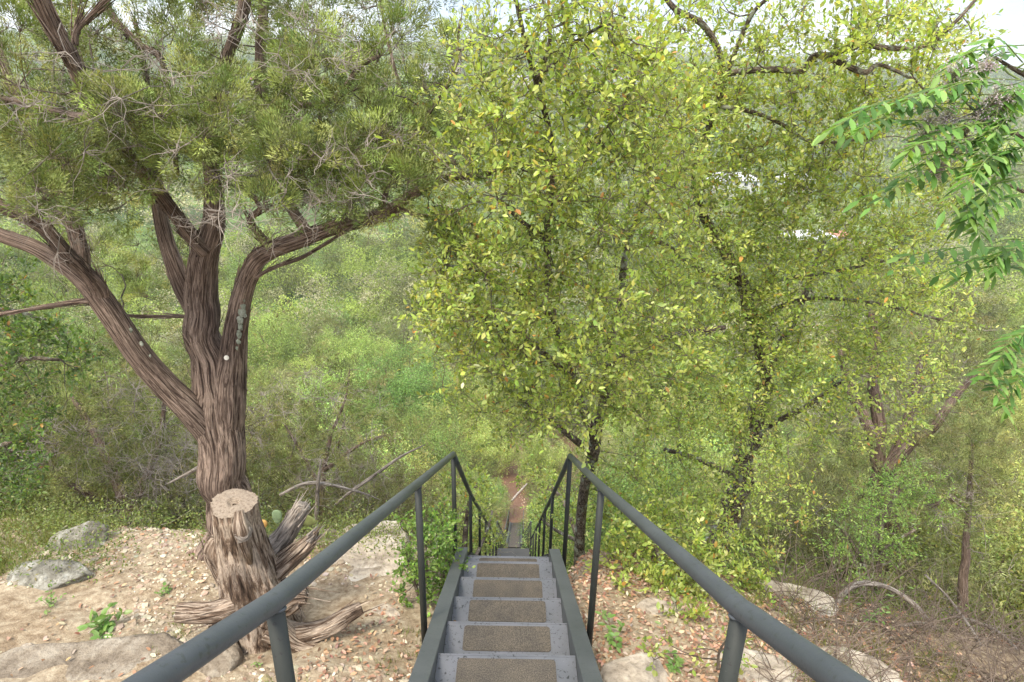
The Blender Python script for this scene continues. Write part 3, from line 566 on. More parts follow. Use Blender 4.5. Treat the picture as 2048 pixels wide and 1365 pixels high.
BL = [(50, 150, 90, 60, 2.9, 4.6, 9), (40, 250, 80, 50, 2.9, 4.4, 7), (70, 335, 110, 60, 2.8, 4.2, 14), (60, 410, 90, 40, 3.0, 4.2, 7), (200, 225, 70, 40, 3.2, 4.4, 6), (235, 240, 60, 30, 2.9, 3.4, 5),
      (300, 265, 110, 50, 3.0, 4.2, 12), (380, 320, 110, 50, 3.1, 4.4, 13), (190, 390, 70, 45, 3.2, 4.3, 8), (240, 330, 80, 40, 3.2, 4.2, 7), (450, 250, 100, 60, 3.1, 4.4, 14), (400, 170, 60, 40, 3.2, 4.6, 6), (340, 60, 70, 50, 3.6, 5, 6), (260, 120, 60, 50, 3.6, 5, 3),
      (600, 60, 60, 60, 3.8, 5.2, 7), (650, 170, 80, 70, 3.5, 5.0, 13), (570, 150, 60, 60, 3.5, 4.8, 6), (770, 60, 70, 60, 3.8, 5.2, 7), (780, 170, 80, 70, 3.6, 5, 11), (700, 270, 110, 60, 3.3, 4.6, 15), (820, 290, 80, 60, 3.3, 4.5, 12), (600, 330, 90, 50, 3.2, 4.4, 11), (520, 390, 90, 35, 3.2, 4.2, 7), (700, 370, 110, 40, 3.3, 4.3, 12), (830, 370, 60, 30, 3.3, 4, 5), (880, 200, 50, 80, 3.6, 4.8, 7), (900, 300, 40, 50, 3.4, 4.2, 4), (560, 250, 60, 40, 3.3, 4.4, 5), (120, 60, 120, 50, 3.4, 5, 7), (460, 20, 60, 30, 3.8, 5, 4), (905, 500, 30, 28, 3.5, 3.7, 4), (20, 30, 60, 40, 3.2, 4.5, 4), (920, 70, 40, 60, 3.9, 4.9, 4), (150, -30, 150, 50, 3.4, 5, 9), (400, -40, 140, 50, 3.8, 5, 8), (640, -30, 120, 50, 3.8, 5.2, 9), (820, -20, 120, 50, 3.8, 5.2, 9), (210, 520, 50, 40, 4.2, 5, 3), (330, 500, 60, 50, 4.5, 5.2, 3), (300, 560, 60, 40, 4.8, 5.4, 4)]
tg = blobs([(a, b, c, d, (e+.35 if a < 420 else e+.1), f+.2, g) for a, b, c, d, e, f, g in BL]); twm = MB(); fo = MB()
dirs, p_, r_ = grow(twm, sk, tg, rmax=.016, bend=.16, wob=.3)
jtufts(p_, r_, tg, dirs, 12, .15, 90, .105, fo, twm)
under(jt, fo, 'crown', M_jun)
under(jt, twm, 'twigs', M_thinbark)
# dead pale twigs
dm = MB(); tg2 = blobs([(150, 190, 200, 130, 2.9, 4.4, 40), (480, 130, 250, 110, 3.1, 4.6, 48), (420, 370, 220, 80, 3.0, 4.3, 34), (760, 350, 170, 90, 3.2, 4.4, 40), (640, 440, 160, 50, 3.3, 4, 16), (90, 420, 110, 90, 2.9, 4, 14), (820, 120, 120, 110, 3.7, 5, 14)])
dd_, p2, r2_ = grow(dm, sk, tg2, rmax=.010, tip=.0022, bend=.2, wob=.6, sides=4)
C = np.repeat(tg2, 6, 0); nd, dd2 = polytwigs(dm, C, np.repeat(dd_, 6, 0)*.6+RNG.normal(0, .8, C.shape), .18*(.5+RNG.random(len(C))), .0021, 5, .42)
polytwigs(dm, nd[2], RNG.normal(0, 1, C.shape), .09, .0014, 3, .4); under(jt, dm, 'dead_twigs', M_dead)
# pruned knot and lichen
def disc(root, name, p, n, r, m, th=.012):
    mb = MB(); p = np.array(p); n = unit(np.array(n, float)); tube(mb, [p-n*th, p-n*th*.3, p, p+n*.002], [r*.96, r, r, r*.9], 20, rough=.05); return under(root, mb, name, m)
M_cut = plain('fresh_cut_wood', (.62, .58, .50)); M_lichen = rock_mat('lichen', (.16, .17, .13), (.28, .30, .23), (.42, .43, .36), 14)
pk = at(453, 716, JY-.05); pk = pk-unit(pk)*pxr(62, pk)*1.22; disc(jt, 'pruning_scar', pk, -unit(pk), .017, M_cut)
mb = MB(); V, T_ = ico(3)
for px, py, w_ in ((486, 612, 12), (484, 625, 16), (480, 640, 14), (481, 655, 11), (478, 668, 12), (477, 684, 9), (488, 600, 7), (474, 697, 6), (490, 632, 8), (283, 688, 8), (262, 660, 7), (262, 664, 4), (300, 712, 5)):
    Y = JY-.07 if px > 400 else JY-.29; p = at(px, py, Y); p = p-unit(p)*(pxr(46, p)*1.04); d = -unit(p); u_ = unit(np.cross(d, [0, 0, 1.])); v_ = np.cross(u_, d); r_ = pxr(w_, p); W_ = V*(1+.35*fbm(V*2.3+px, 3))[:, None]
    mb.add(p+W_[:, :1]*u_*r_*.8+W_[:, 1:2]*v_*r_*1.25+W_[:, 2:3]*d*.006, T_)
under(jt, mb, 'lichen_patches', M_lichen)
print('juniper ok')

# ------------------------------------------------------------------ stump
S0 = gp(535, 1285)
stp = thing('tree_stump', 'weathered sawn-off stump with grey twisted wood and spreading dead roots in front of the juniper', 'stump', S0); SY = float(S0[1])
def stub(name, pts, sides=64, rough=.16, seed=0, m=None, per=16):
    mb = MB(); s_ = Skel(); pts = [(a, b, c, d*.84) for a, b, c, d in pts]; limb(mb, s_, pts, sides, rough, seed, per, .10, 20); return under(stp, mb, name, m or M_stump)
# main body with flutes
P = np.array([at(x, y, Y) for x, y, Y, _ in [(468, 1006, SY+.02, 0), (472, 1040, SY+.03, 0), (482, 1090, SY+.04, 0), (497, 1150, SY+.04, 0), (515, 1215, SY+.05, 0), (530, 1275, SY+.06, 0), (540, 1330, SY+.06, 0)]])
Rr = np.array([pxr(w_, p) for w_, p in zip((84, 82, 86, 98, 118, 142, 175), P)])
X = smooth_path(np.concatenate([P, Rr[:, None]], 1), 18); Pn, Rn = X[:, :3], X[:, 3]; T, A, B = frames(Pn); ns = 180; a = np.linspace(0, 2*math.pi, ns, endpoint=False); nn = len(Pn)
tt = np.linspace(0, 1, nn)[:, None]; L = np.concatenate([[0], np.cumsum(np.linalg.norm(np.diff(Pn, axis=0), axis=1))])[:, None]
fl = (.02+.05*tt)*np.sin(a*5+tt*2.2)+(.03+.05*tt)*np.sin(a*3+1+tt*3)+(.03+.24*tt)*np.abs(np.sin(a*2.5+.7+tt*1.6))-.10*tt
q = np.stack([np.cos(a)[None]*7+0*tt, np.sin(a)[None]*7+0*tt, L*3+0*a], -1); fl = fl+.04*fbm(q, 3); fl = fl+.07*(np.abs(vnoise(np.stack([np.cos(a+tt)*9+3, np.sin(a+tt)*9, L*2.4+0*a], -1)))-.25)*(.4+tt)+.06*(np.abs(vnoise(np.stack([np.cos(a+tt)*20+3, np.sin(a+tt)*20, L*3.4+0*a], -1)))-.25)
V = Pn[:, None]+(np.cos(a)[None, :, None]*A[:, None]+np.sin(a)[None, :, None]*B[:, None])*(Rn[:, None]*(1+fl))[..., None]
idx = np.arange(nn*ns).reshape(nn, ns); nx = np.roll(idx, -1, 1); q4 = np.stack([idx[:-1], nx[:-1], nx[1:], idx[1:]], -1).reshape(-1, 4)
uv = np.stack([np.repeat(np.abs(a/math.pi-1)[None], nn, 0), np.repeat(L, ns, 1)], -1); mb = MB(); mb.add(V.reshape(-1, 3), None, q4, uv.reshape(-1, 2)); under(stp, mb, 'body', M_stump)
m, nt, b, o_ = mat('sawn_end_grain'); tc = N(nt, 'ShaderNodeUVMap'); mp = N(nt, 'ShaderNodeMapping'); nt.links.new(tc.outputs[0], mp.inputs['Vector']); wv = N(nt, 'ShaderNodeTexWave', wave_type='RINGS', rings_direction='Z'); wv.inputs['Scale'].default_value = 9; wv.inputs['Distortion'].default_value = 2.5; nt.links.new(mp.outputs[0], wv.inputs['Vector'])
n = noise(nt, tc.outputs[0], 7, 7, .7); r = ramp(nt, [(.34, (.10, .072, .052)), (.46, (.27, .21, .155)), (.7, (.36, .295, .225))]); nt.links.new(n.outputs['Fac'], r.inputs['Fac']); nt.links.new(mixc(nt, .4, r.outputs['Color'], wv.outputs['Color'], 'MULTIPLY'), b.inputs['Base Color']); b.inputs['Roughness'].default_value = .95; bump(nt, b, n.outputs['Fac'], .5, .01); M_end = m
top = V[0]; cen = top.mean(0); mb = MB(); Vs = []; UV = []
tilt = np.array([0., -.02, .0])
for k, s in enumerate(np.linspace(1.0, .08, 10)):
    ring = cen+(top-cen)*s+np.array([0, 0, .014])*(1-s)+(np.array([0, 0, -.03]) if s < .2 else 0); Vs.append(ring+np.array([0, 0, .004])*fbm(ring*30, 2)[:, None]); UV.append(np.stack([np.cos(a)*s, np.sin(a)*s], 1))
Vs = np.array(Vs); i2 = np.arange(10*ns).reshape(10, ns); n2_ = np.roll(i2, -1, 1); mb.add(np.concatenate([Vs.reshape(-1, 3), [cen-np.array([0, 0, .03])]]), [(10*ns, 9*ns+k, 9*ns+(k+1) % ns) for k in range(ns)], np.stack([i2[:-1], i2[1:], n2_[1:], n2_[:-1]], -1).reshape(-1, 4), np.concatenate([np.array(UV).reshape(-1, 2), [[0, 0]]])); under(stp, mb, 'sawn_top', M_end)
# knot on the face
kp = at(486, 1064, SY-.12); mb = MB(); nrm = -unit(kp)*np.array([1, 1, .3])
tube(mb, [at(478, 1022, SY-.10), at(480, 1040, SY-.12), at(484, 1058, SY-.13), at(488, 1085, SY-.12), at(500, 1125, SY-.06)], [.022, .034, .05, .036, .02], 20, rough=.18, seed=4)
under(stp, mb, 'knot_ridge', M_stump)
mb = MB(); kc = at(486, 1066, SY-.15); a2 = np.linspace(0, 2*math.pi, 25)
Tn = -unit(kc); U_ = unit(np.cross(Tn, [0, 0, 1])); W_ = np.cross(U_, Tn); 
for rr_, w_ in ((.034, .016), (.020, .012)): tube(mb, [kc-Tn*.006+rr_*(1+.15*math.sin(3*t))*(U_*math.cos(t)+W_*math.sin(t)*.85) for t in a2], w_, 12, cap=False, rough=.4, seed=rr_*99)
tube(mb, [kc-Tn*.06, kc-Tn*.02, kc+Tn*.002], [.055, .045, .016], 20, rough=.25, fib=.2); under(stp, mb, 'knot', M_dead)
stub('root', [(500, 1205, SY-.05, 60), (450, 1222, SY-.10, 58), (405, 1228, SY-.12, 52), (358, 1226, SY-.12, 44)], seed=31, rough=.22)
stub('root', [(540, 1240, SY-.08, 70), (565, 1205, SY-.12, 66), (588, 1185, SY-.14, 54), (612, 1186, SY-.14, 36)], seed=32, rough=.25)
stub('root', [(550, 1262, SY-.02, 60), (600, 1268, SY-.05, 50), (650, 1256, SY-.03, 42), (690, 1232, SY, 36), (722, 1216, SY+.04, 26)], seed=33, rough=.14)
stub('root', [(540, 1250, SY-.1, 80), (590, 1286, SY-.1, 46), (640, 1302, SY-.1, 30), (690, 1322, SY-.12, 22), (728, 1352, SY-.15, 12)], seed=34, rough=.12)
stub('root', [(470, 1210, SY-.05, 66), (440, 1265, SY-.14, 50), (425, 1320, SY-.2, 34), (420, 1352, SY-.25, 20)], seed=39, rough=.2)
stub('broken_limb', [(520, 1120, SY+.22, 60), (560, 1082, SY+.3, 50), (585, 1045, SY+.34, 46), (606, 1012, SY+.36, 34)], seed=35, rough=.2, m=M_dead)
stub('broken_limb', [(540, 1150, SY+.15, 56), (585, 1112, SY+.2, 46), (615, 1085, SY+.22, 34), (632, 1062, SY+.22, 14)], seed=36, rough=.28)
stub('side_burl', [(480, 1200, SY+.05, 40), (452, 1150, SY+.05, 54), (432, 1105, SY+.06, 56), (436, 1075, SY+.08, 34)], seed=37, rough=.2)
mb = MB()                                                       # splinters on the broken ends
for (px, py, Y) in ((606, 1012, SY+.36), (632, 1064, SY+.22), (612, 1186, SY-.14), (360, 1226, SY-.12)):
    c0 = at(px, py, Y); d = unit(c0-at(530, 1150, SY)); k = 16; A_ = c0-d*.05+RNG.normal(0, .014, (k, 3)); prisms(mb, A_, A_+d*(.04+.05*RNG.random((k, 1)))+RNG.normal(0, .006, (k, 3)), .008, .001)
under(stp, mb, 'splinters', M_dead)

# ------------------------------------------------------------------ prickly pear
M_pear = tint_mat('cactus_pad', .6, .3)
pear = thing('prickly_pear', 'small prickly pear cactus with green and orange pads behind the stump', 'cactus', gp(560, 1078))
for i, (px, py, rx, rz, tilt, c) in enumerate([(527, 1048, .030, .036, -10, (.42, .25, .08)), (554, 1034, .036, .060, 12, (.16, .22, .12)), (612, 1040, .075, .046, 60, (.17, .19, .07)), (575, 1062, .05, .065, 25, (.20, .24, .14))]):
    V, T_ = ico(3); V = V*np.array([rx, .009, rz]); V[:, 0] *= (1+.25*V[:, 2]/rz); a_r = math.radians(tilt*.5); V = V@np.array([[math.cos(a_r), 0, -math.sin(a_r)], [0, 1, 0], [math.sin(a_r), 0, math.cos(a_r)]]); mb = MB(); mb.add(V+at(px, py, SY+.62), T_, None, None, np.array(c)); under(pear, mb, 'pad', M_pear)
print('stump ok')

# ------------------------------------------------------------------ broadleaf growth
def oaktwigs(tw, lf, targets, dirs, per=6, tl=.15, nl=9, L=.045, cols=OAK, w=OAKW, ratio=.46, up=.25, var=.2, simple=False):
    m = len(targets); C0 = np.repeat(targets, per, 0); D0_ = np.repeat(dirs, per, 0); D = unit(D0_*.4+RNG.normal(0, .8, C0.shape)+np.array([0, 0, up])); TL = tl*(.5+RNG.random(len(C0)))
    nd, dd = polytwigs(tw, C0, D, TL, .0016, 3, .3)
    n = len(C0)*nl; t = np.tile(np.linspace(.35, 3, nl), len(C0))*(1+RNG.normal(0, .04, n)); t = np.clip(t, 0, 2.999); i = np.repeat(np.arange(len(C0)), nl); k = t.astype(int); f = (t-k)[:, None]
    P = nd[k, i]*(1-f)+nd[k+1, i]*f; ax = dd[k+1, i]; rad = RNG.normal(0, 1, (n, 3)); rad = unit(rad-ax*np.sum(rad*ax, 1, keepdims=True)); e = (t/3)[:, None]
    D = unit(ax*(.35+.6*e)+rad*(.9-.25*e)+np.array([0, 0, .12])); Nn = unit(RNG.normal(0, .45, (n, 3))+np.array([0, -.15, 1])+ax*.3)
    c = palette(n, cols, w, var); c = c*(1+.16*np.repeat(RNG.normal(0, 1, (m, 1)), per*nl, 0)).clip(.6, 1.5); l = L*(.5+.85*RNG.random(n))
    (quadleaves if simple else leaves)(lf, P, D, Nn, l, l*ratio*(.8+.4*RNG.random(n)), np.clip(c, .005, .8))
def oak(name, label, base, limbs, bl, cat='tree', Lf=.045, per=6, nl=9, rmax=.018, bark=None, leafm=None, cols=OAK, w=OAKW, tl=.15, seed=0, ratio=.46, dens=1.):
    root = thing(name, label, cat, base); wd = MB(); sk = Skel()
    for k, l in enumerate(limbs): limb(wd, sk, [(a, b, c, d*(.82 if d > 12 else 1)) for a, b, c, d in l], 16 if l[0][3] > 20 else 9, .10, seed+k*3, 6)
    under(root, wd, 'trunk', bark or M_oakbark); tg = blobs([(*q[:6], int(q[6]*dens+.5)) for q in bl]); tw = MB(); lf = MB(); d, p, r = grow(tw, sk, tg, rmax=rmax, bend=.13, wob=.3)
    oaktwigs(tw, lf, tg, d, per, tl, nl, Lf, cols, w, ratio); under(root, lf, 'crown', leafm or M_leaf); under(root, tw, 'twigs', M_thinbark); return root
# centre oak, just past the crest, crown hanging towards the camera
oak('live_oak', 'leafy live oak with yellow-green leaves rising right behind the staircase crest, centre of the view', at(1160, 1195, 5.2), [
    [(1162, 1215, 5.2, 34), (1158, 1150, 5.2, 26), (1160, 1060, 5.15, 24), (1168, 980, 5.1, 24), (1186, 910, 5.0, 30), (1194, 860, 4.9, 26), (1212, 780, 4.8, 20), (1218, 700, 4.7, 17), (1240, 600, 4.6, 15), (1247, 535, 4.5, 16), (1262, 470, 4.5, 13), (1295, 395, 4.4, 10), (1340, 320, 4.4, 8)],
    [(1190, 880, 4.9, 22), (1160, 800, 4.5, 20), (1125, 700, 4.2, 18), (1100, 600, 4.0, 18), (1095, 500, 3.9, 19), (1100, 400, 3.8, 17), (1104, 300, 3.7, 15), (1088, 220, 3.65, 15), (1070, 155, 3.6, 14), (1050, 85, 3.5, 10), (1030, -10, 3.4, 8)],
    [(1078, 175, 3.62, 10), (1090, 120, 3.6, 9), (1100, 70, 3.6, 8), (1085, -10, 3.6, 7)],
    [(1072, 158, 3.6, 9), (1110, 125, 3.5, 8), (1150, 85, 3.4, 7), (1215, 45, 3.3, 5)],
    [(1205, 790, 4.8, 15), (1140, 750, 4.2, 13), (1085, 705, 3.9, 12), (1030, 662, 3.7, 9), (975, 648, 3.5, 6)],
    [(1110, 640, 4.1, 12), (1040, 590, 3.9, 10), (960, 545, 3.7, 7), (890, 530, 3.6, 5)],
    [(1098, 480, 3.9, 12), (1040, 440, 3.7, 9), (1000, 400, 3.6, 6)],
    [(1104, 320, 3.7, 9), (1170, 290, 3.7, 7), (1240, 230, 3.7, 5)],
    [(1215, 740, 4.75, 14), (1280, 690, 4.6, 13), (1360, 668, 4.6, 12), (1450, 655, 4.7, 9)],
    [(1186, 905, 4.95, 20), (1150, 880, 4.7, 16), (1110, 850, 4.5, 10), (1040, 800, 4.3, 7)],
    ], [(1120, 60, 130, 70, 3.0, 4.2, 16), (1000, 120, 70, 70, 3.1, 4.0, 8), (1230, 110, 110, 80, 3.1, 4.2, 14), (1150, 220, 150, 70, 3.0, 4.1, 17), (980, 270, 80, 60, 3.1, 4.0, 10), (1290, 230, 100, 80, 3.2, 4.4, 13), (1010, 360, 110, 60, 3.0, 4.0, 15), (1170, 350, 130, 60, 3.1, 4.2, 16), (1310, 350, 90, 70, 3.4, 4.6, 12), (1080, 440, 150, 50, 3.1, 4.2, 15), (900, 500, 80, 30, 3.3, 3.8, 6), (1230, 450, 110, 50, 3.4, 4.6, 12), (1050, 530, 140, 50, 3.1, 4.2, 15), (1000, 620, 130, 40, 3.1, 4.0, 13), (880, 610, 80, 30, 3.3, 3.9, 6), (1150, 620, 120, 60, 3.2, 4.6, 16), (1030, 700, 130, 40, 3.2, 4.2, 13), (1200, 720, 130, 60, 3.4, 5, 16), (1310, 640, 110, 80, 3.8, 5.2, 16), (960, 770, 90, 40, 3.4, 4.4, 7), (1100, 800, 120, 50, 3.6, 4.8, 13), (1250, 820, 120, 60, 3.8, 5.4, 16), (1370, 740, 90, 60, 4.2, 5.4, 10), (1240, 930, 90, 60, 4.4, 5.4, 10), (1330, 880, 90, 60, 4.4, 5.6, 12), (1190, 1010, 40, 60, 4.9, 5.5, 4), (1350, 520, 90, 60, 4, 5, 10), (1150, -30, 180, 40, 3.1, 4.2, 9), (860, 560, 70, 40, 3.4, 3.9, 6), (930, 690, 80, 40, 3.5, 4.3, 7), (1000, 850, 70, 30, 3.9, 4.6, 6), (960, 200, 60, 60, 3.2, 4, 6), (1150, 300, 300, 310, 3.2, 4.6, 90), (1130, 700, 260, 170, 3.3, 4.9, 60)], Lf=.034, per=7, nl=11, tl=.21, seed=100, dens=1.2)
# right oak with leaning dark trunk
oak('live_oak', 'dark-trunked live oak leaning left on the right side, its trunk crossing behind the leaves', at(1420, 1150, 6.2), [
    [(1400, 1260, 6.1, 84), (1425, 1140, 6.2, 66), (1450, 1050, 6.3, 58), (1478, 970, 6.3, 52), (1500, 880, 6.2, 44), (1522, 790, 6.1, 40), (1532, 730, 6.0, 38), (1508, 650, 5.9, 36), (1490, 585, 5.8, 34), (1460, 520, 5.7, 30), (1425, 465, 5.6, 24), (1395, 405, 5.5, 20), (1392, 330, 5.4, 18), (1420, 250, 5.3, 16), (1444, 180, 5.2, 16), (1440, 110, 5.1, 15), (1405, 50, 5.0, 15), (1352, 20, 4.9, 12), (1320, -20, 4.9, 9)],
    [(1535, 740, 6.0, 28), (1560, 690, 6.1, 18), (1590, 640, 6.2, 14), (1620, 560, 6.3, 11), (1650, 470, 6.3, 8)],
    [(1442, 150, 5.2, 12), (1500, 142, 5.0, 15), (1560, 140, 4.9, 16), (1605, 140, 4.8, 16), (1628, 112, 4.8, 15), (1670, 108, 4.7, 13), (1715, 88, 4.7, 12), (1775, 96, 4.6, 11), (1850, 92, 4.6, 9), (1905, 50, 4.5, 8), (1960, -10, 4.5, 6)],
    [(1640, 112, 4.8, 13), (1685, 128, 4.7, 11), (1730, 145, 4.6, 11), (1760, 130, 4.6, 8), (1830, 160, 4.6, 6)],
    [(1440, 215, 5.2, 10), (1500, 222, 5.1, 9), (1560, 245, 5.0, 8), (1630, 285, 4.9, 6), (1760, 275, 4.8, 4)],
    [(1470, 560, 5.8, 16), (1400, 540, 5.5, 14), (1330, 490, 5.3, 10), (1280, 470, 5.2, 7)],
    [(1495, 590, 5.8, 12), (1560, 560, 5.7, 10), (1660, 545, 5.6, 7), (1780, 520, 5.5, 5)],
    [(1515, 640, 5.9, 10), (1600, 600, 5.8, 8), (1740, 605, 5.7, 7), (1880, 640, 5.6, 5)],
    [(1445, 170, 5.2, 10), (1480, 80, 5.1, 9), (1510, 20, 5.0, 8), (1560, -20, 5, 6)],
    [(1500, 870, 6.2, 14), (1600, 820, 6.0, 10), (1690, 760, 5.9, 7)],
    [(1480, 960, 6.3, 14), (1400, 920, 5.9, 11), (1330, 900, 5.6, 8)],
    ], [(1400, 50, 100, 60, 4.4, 5.6, 13), (1530, 50, 100, 60, 4.4, 5.6, 13), (1660, 50, 100, 50, 4.2, 5.4, 11), (1800, 60, 110, 60, 4.1, 5.2, 16), (1740, 150, 120, 40, 4.2, 5.2, 11), (1920, 60, 70, 50, 4.2, 5, 6), (1420, 180, 90, 60, 4.6, 5.6, 12), (1540, 180, 100, 40, 4.6, 5.6, 7), (1600, 230, 110, 50, 4.6, 5.6, 13), (1420, 300, 90, 60, 4.7, 5.8, 13), (1560, 330, 110, 50, 4.8, 5.8, 14), (1700, 300, 100, 60, 4.6, 5.6, 12), (1450, 430, 90, 60, 4.9, 6, 11), (1600, 430, 110, 50, 4.9, 6, 12), (1740, 420, 90, 60, 4.8, 5.8, 9), (1420, 600, 90, 60, 5, 6.2, 12), (1600, 560, 120, 60, 5, 6.2, 17), (1760, 560, 110, 60, 5, 6, 14), (1620, 660, 120, 60, 5.2, 6.2, 15), (1780, 670, 110, 60, 5, 6.2, 12), (1440, 740, 90, 60, 5.2, 6.2, 12), (1600, 770, 110, 50, 5.2, 6.4, 12), (1420, 850, 90, 60, 5.2, 6.4, 14), (1560, 880, 90, 60, 5.4, 6.4, 11), (1380, 960, 100, 60, 5.2, 6.2, 13), (1530, 960, 70, 40, 5.4, 6.4, 6), (1320, 1040, 80, 60, 5, 6, 11), (1560, 480, 90, 40, 5, 6, 8), (1850, 480, 90, 50, 5, 6, 8), (1880, 620, 90, 60, 5, 6.2, 10), (1700, 500, 110, 60, 5, 6, 14), (1720, 720, 120, 50, 5.2, 6.4, 12), (1680, 840, 90, 50, 5.4, 6.4, 8), (1480, 680, 110, 80, 5, 6, 14), (1400, 380, 90, 60, 4.8, 5.8, 10), (1500, 250, 120, 70, 4.8, 5.8, 14), (1680, 380, 110, 60, 4.8, 5.8, 12), (1560, 1010, 90, 60, 5.2, 6.2, 12), (1450, 1050, 90, 60, 5.0, 6.0, 10), (1500, -30, 220, 40, 4.4, 5.4, 12), (1780, -10, 160, 40, 4.2, 5.2, 8), (1850, 380, 100, 60, 5, 6, 10), (1900, 200, 80, 40, 4.6, 5.4, 4), (1820, 780, 80, 40, 5.4, 6.2, 6), (1640, 330, 330, 260, 4.6, 6, 110), (1600, 700, 330, 220, 5, 6.3, 90), (1420, 500, 200, 420, 4.8, 6, 70)], Lf=.038, per=7, nl=11, tl=.24, seed=200, dens=1.15)
# sprouts under the right oak
oak('oak_sapling', 'low bushy oak sprouts filling the space right of the far right post', gp(1330, 1230), [
    [(1330, 1240, 4.2, 12), (1325, 1150, 4.3, 9), (1300, 1060, 4.4, 6)], [(1370, 1240, 4.2, 10), (1390, 1160, 4.3, 8), (1420, 1120, 4.4, 5)], [(1270, 1220, 4.3, 8), (1260, 1120, 4.4, 6), (1250, 1060, 4.5, 4)]],
    [(1260, 1090, 60, 60, 4.1, 4.9, 14), (1330, 1120, 80, 70, 3.9, 4.8, 22), (1420, 1160, 70, 50, 3.8, 4.6, 14), (1270, 1180, 50, 40, 3.9, 4.5, 9), (1400, 1240, 60, 30, 3.5, 4.0, 7), (1480, 1120, 60, 50, 4.2, 5, 8), (1240, 1000, 50, 60, 4.6, 5.2, 10), (1360, 1040, 80, 50, 4.4, 5.2, 12), (1240, 1130, 50, 60, 4.2, 4.8, 16), (1310, 1170, 70, 40, 3.9, 4.5, 16), (1400, 1200, 70, 40, 3.7, 4.3, 12), (1490, 1190, 60, 40, 3.9, 4.6, 9)], cat='sapling', Lf=.042, per=7, nl=10, seed=300, dens=1.25, bark=M_thinbark)
oak('oak_sapling', 'small lobed-leaf oak sprout at the foot of the near right post', gp(1440, 1330), [[(1436, 1340, 2.75, 7), (1440, 1300, 2.8, 5), (1470, 1262, 2.8, 3)]], [(1440, 1300, 50, 20, 2.6, 3.0, 4), (1500, 1265, 30, 20, 2.7, 3, 2), (1340, 1310, 40, 20, 2.7, 3.0, 3)], cat='sapling', Lf=.042, per=3, nl=6, seed=310, bark=M_thinbark)
G2 = [(.15, .26, .045), (.20, .32, .065), (.10, .19, .035), (.26, .36, .10)]
oak('green_shrub', 'bright green small-leaved shrub crowding the left side of the stairs around the left post', gp(860, 1200), [
    [(862, 1215, 3.75, 8), (855, 1150, 3.8, 6), (850, 1080, 3.85, 4)], [(880, 1200, 3.85, 8), (890, 1140, 3.9, 6), (900, 1080, 3.95, 4)], [(840, 1200, 3.7, 7), (820, 1130, 3.75, 5), (820, 1070, 3.8, 3)]],
    [(850, 1060, 60, 34, 3.6, 4.2, 16), (855, 1120, 66, 50, 3.5, 4.2, 30), (890, 1090, 34, 50, 3.7, 4.2, 12), (850, 1190, 50, 34, 3.5, 3.9, 14), (905, 1130, 22, 26, 3.7, 4.0, 8)], cat='shrub', Lf=.026, per=6, nl=9, tl=.09, cols=G2, w=[4, 4, 3, 2], seed=320, bark=M_thinbark, ratio=.6)
DG = [(.075, .13, .028), (.11, .18, .035), (.17, .24, .05), (.36, .20, .05)]
oak('live_oak', 'dark green small-leaved oak reaching in from the left edge, below the juniper limb', at(-160, 1200, 5.6), [
    [(-190, 1230, 5.6, 60), (-170, 1000, 5.6, 44), (-140, 800, 5.6, 34), (-90, 640, 5.5, 22), (-40, 560, 5.4, 14)], [(-150, 820, 5.6, 24), (-60, 760, 5.4, 16), (40, 720, 5.2, 10), (120, 720, 5.1, 6)], [(-165, 980, 5.6, 26), (-80, 930, 5.4, 16), (30, 880, 5.2, 9)], [(-100, 660, 5.5, 14), (0, 620, 5.3, 9), (90, 640, 5.2, 6)]],
    [(0, 560, 60, 50, 4.8, 5.6, 11), (40, 640, 100, 50, 4.7, 5.5, 20), (90, 720, 110, 50, 4.7, 5.4, 22), (-20, 760, 60, 60, 4.8, 5.6, 10), (30, 850, 90, 60, 4.8, 5.6, 14), (10, 950, 70, 60, 4.8, 5.6, 12), (60, 960, 60, 40, 4.9, 5.5, 6)], Lf=.04, per=7, nl=10, cols=DG, w=[4, 4, 2, .25], seed=330)
print('oaks ok')

# ------------------------------------------------------------------ chinaberry
cb = thing('chinaberry_tree', 'chinaberry with drooping feather-like leaves and lilac flower clusters reaching in from the right edge', 'tree', at(2350, 1300, 2.9))
wd = MB(); sk = Skel()
for k, l in enumerate([[(2380, 1400, 2.9, 90), (2350, 1000, 2.8, 70), (2300, 700, 2.7, 60), (2260, 450, 2.6, 46), (2200, 250, 2.5, 30), (2140, 100, 2.5, 16)],
    [(2250, 420, 2.6, 24), (2160, 330, 2.45, 18), (2060, 280, 2.35, 14), (1990, 250, 2.3, 10), (1950, 225, 2.3, 7)], [(2200, 260, 2.5, 16), (2100, 180, 2.45, 12), (2030, 140, 2.4, 8), (1990, 115, 2.4, 5)],
    [(2260, 480, 2.6, 18), (2160, 440, 2.5, 14), (2080, 400, 2.4, 10), (2020, 370, 2.4, 6)], [(2290, 640, 2.7, 18), (2180, 600, 2.6, 12), (2110, 560, 2.5, 8), (2080, 520, 2.5, 5)], [(2310, 760, 2.7, 18), (2200, 740, 2.6, 12), (2110, 730, 2.6, 7)]]): limb(wd, sk, l, 12, .06, 400+k, 6)
under(cb, wd, 'trunk', M_oakbark); lf = MB(); stm = MB()
CH = [(.095, .20, .040), (.15, .29, .06), (.06, .13, .03), (.24, .38, .10)]
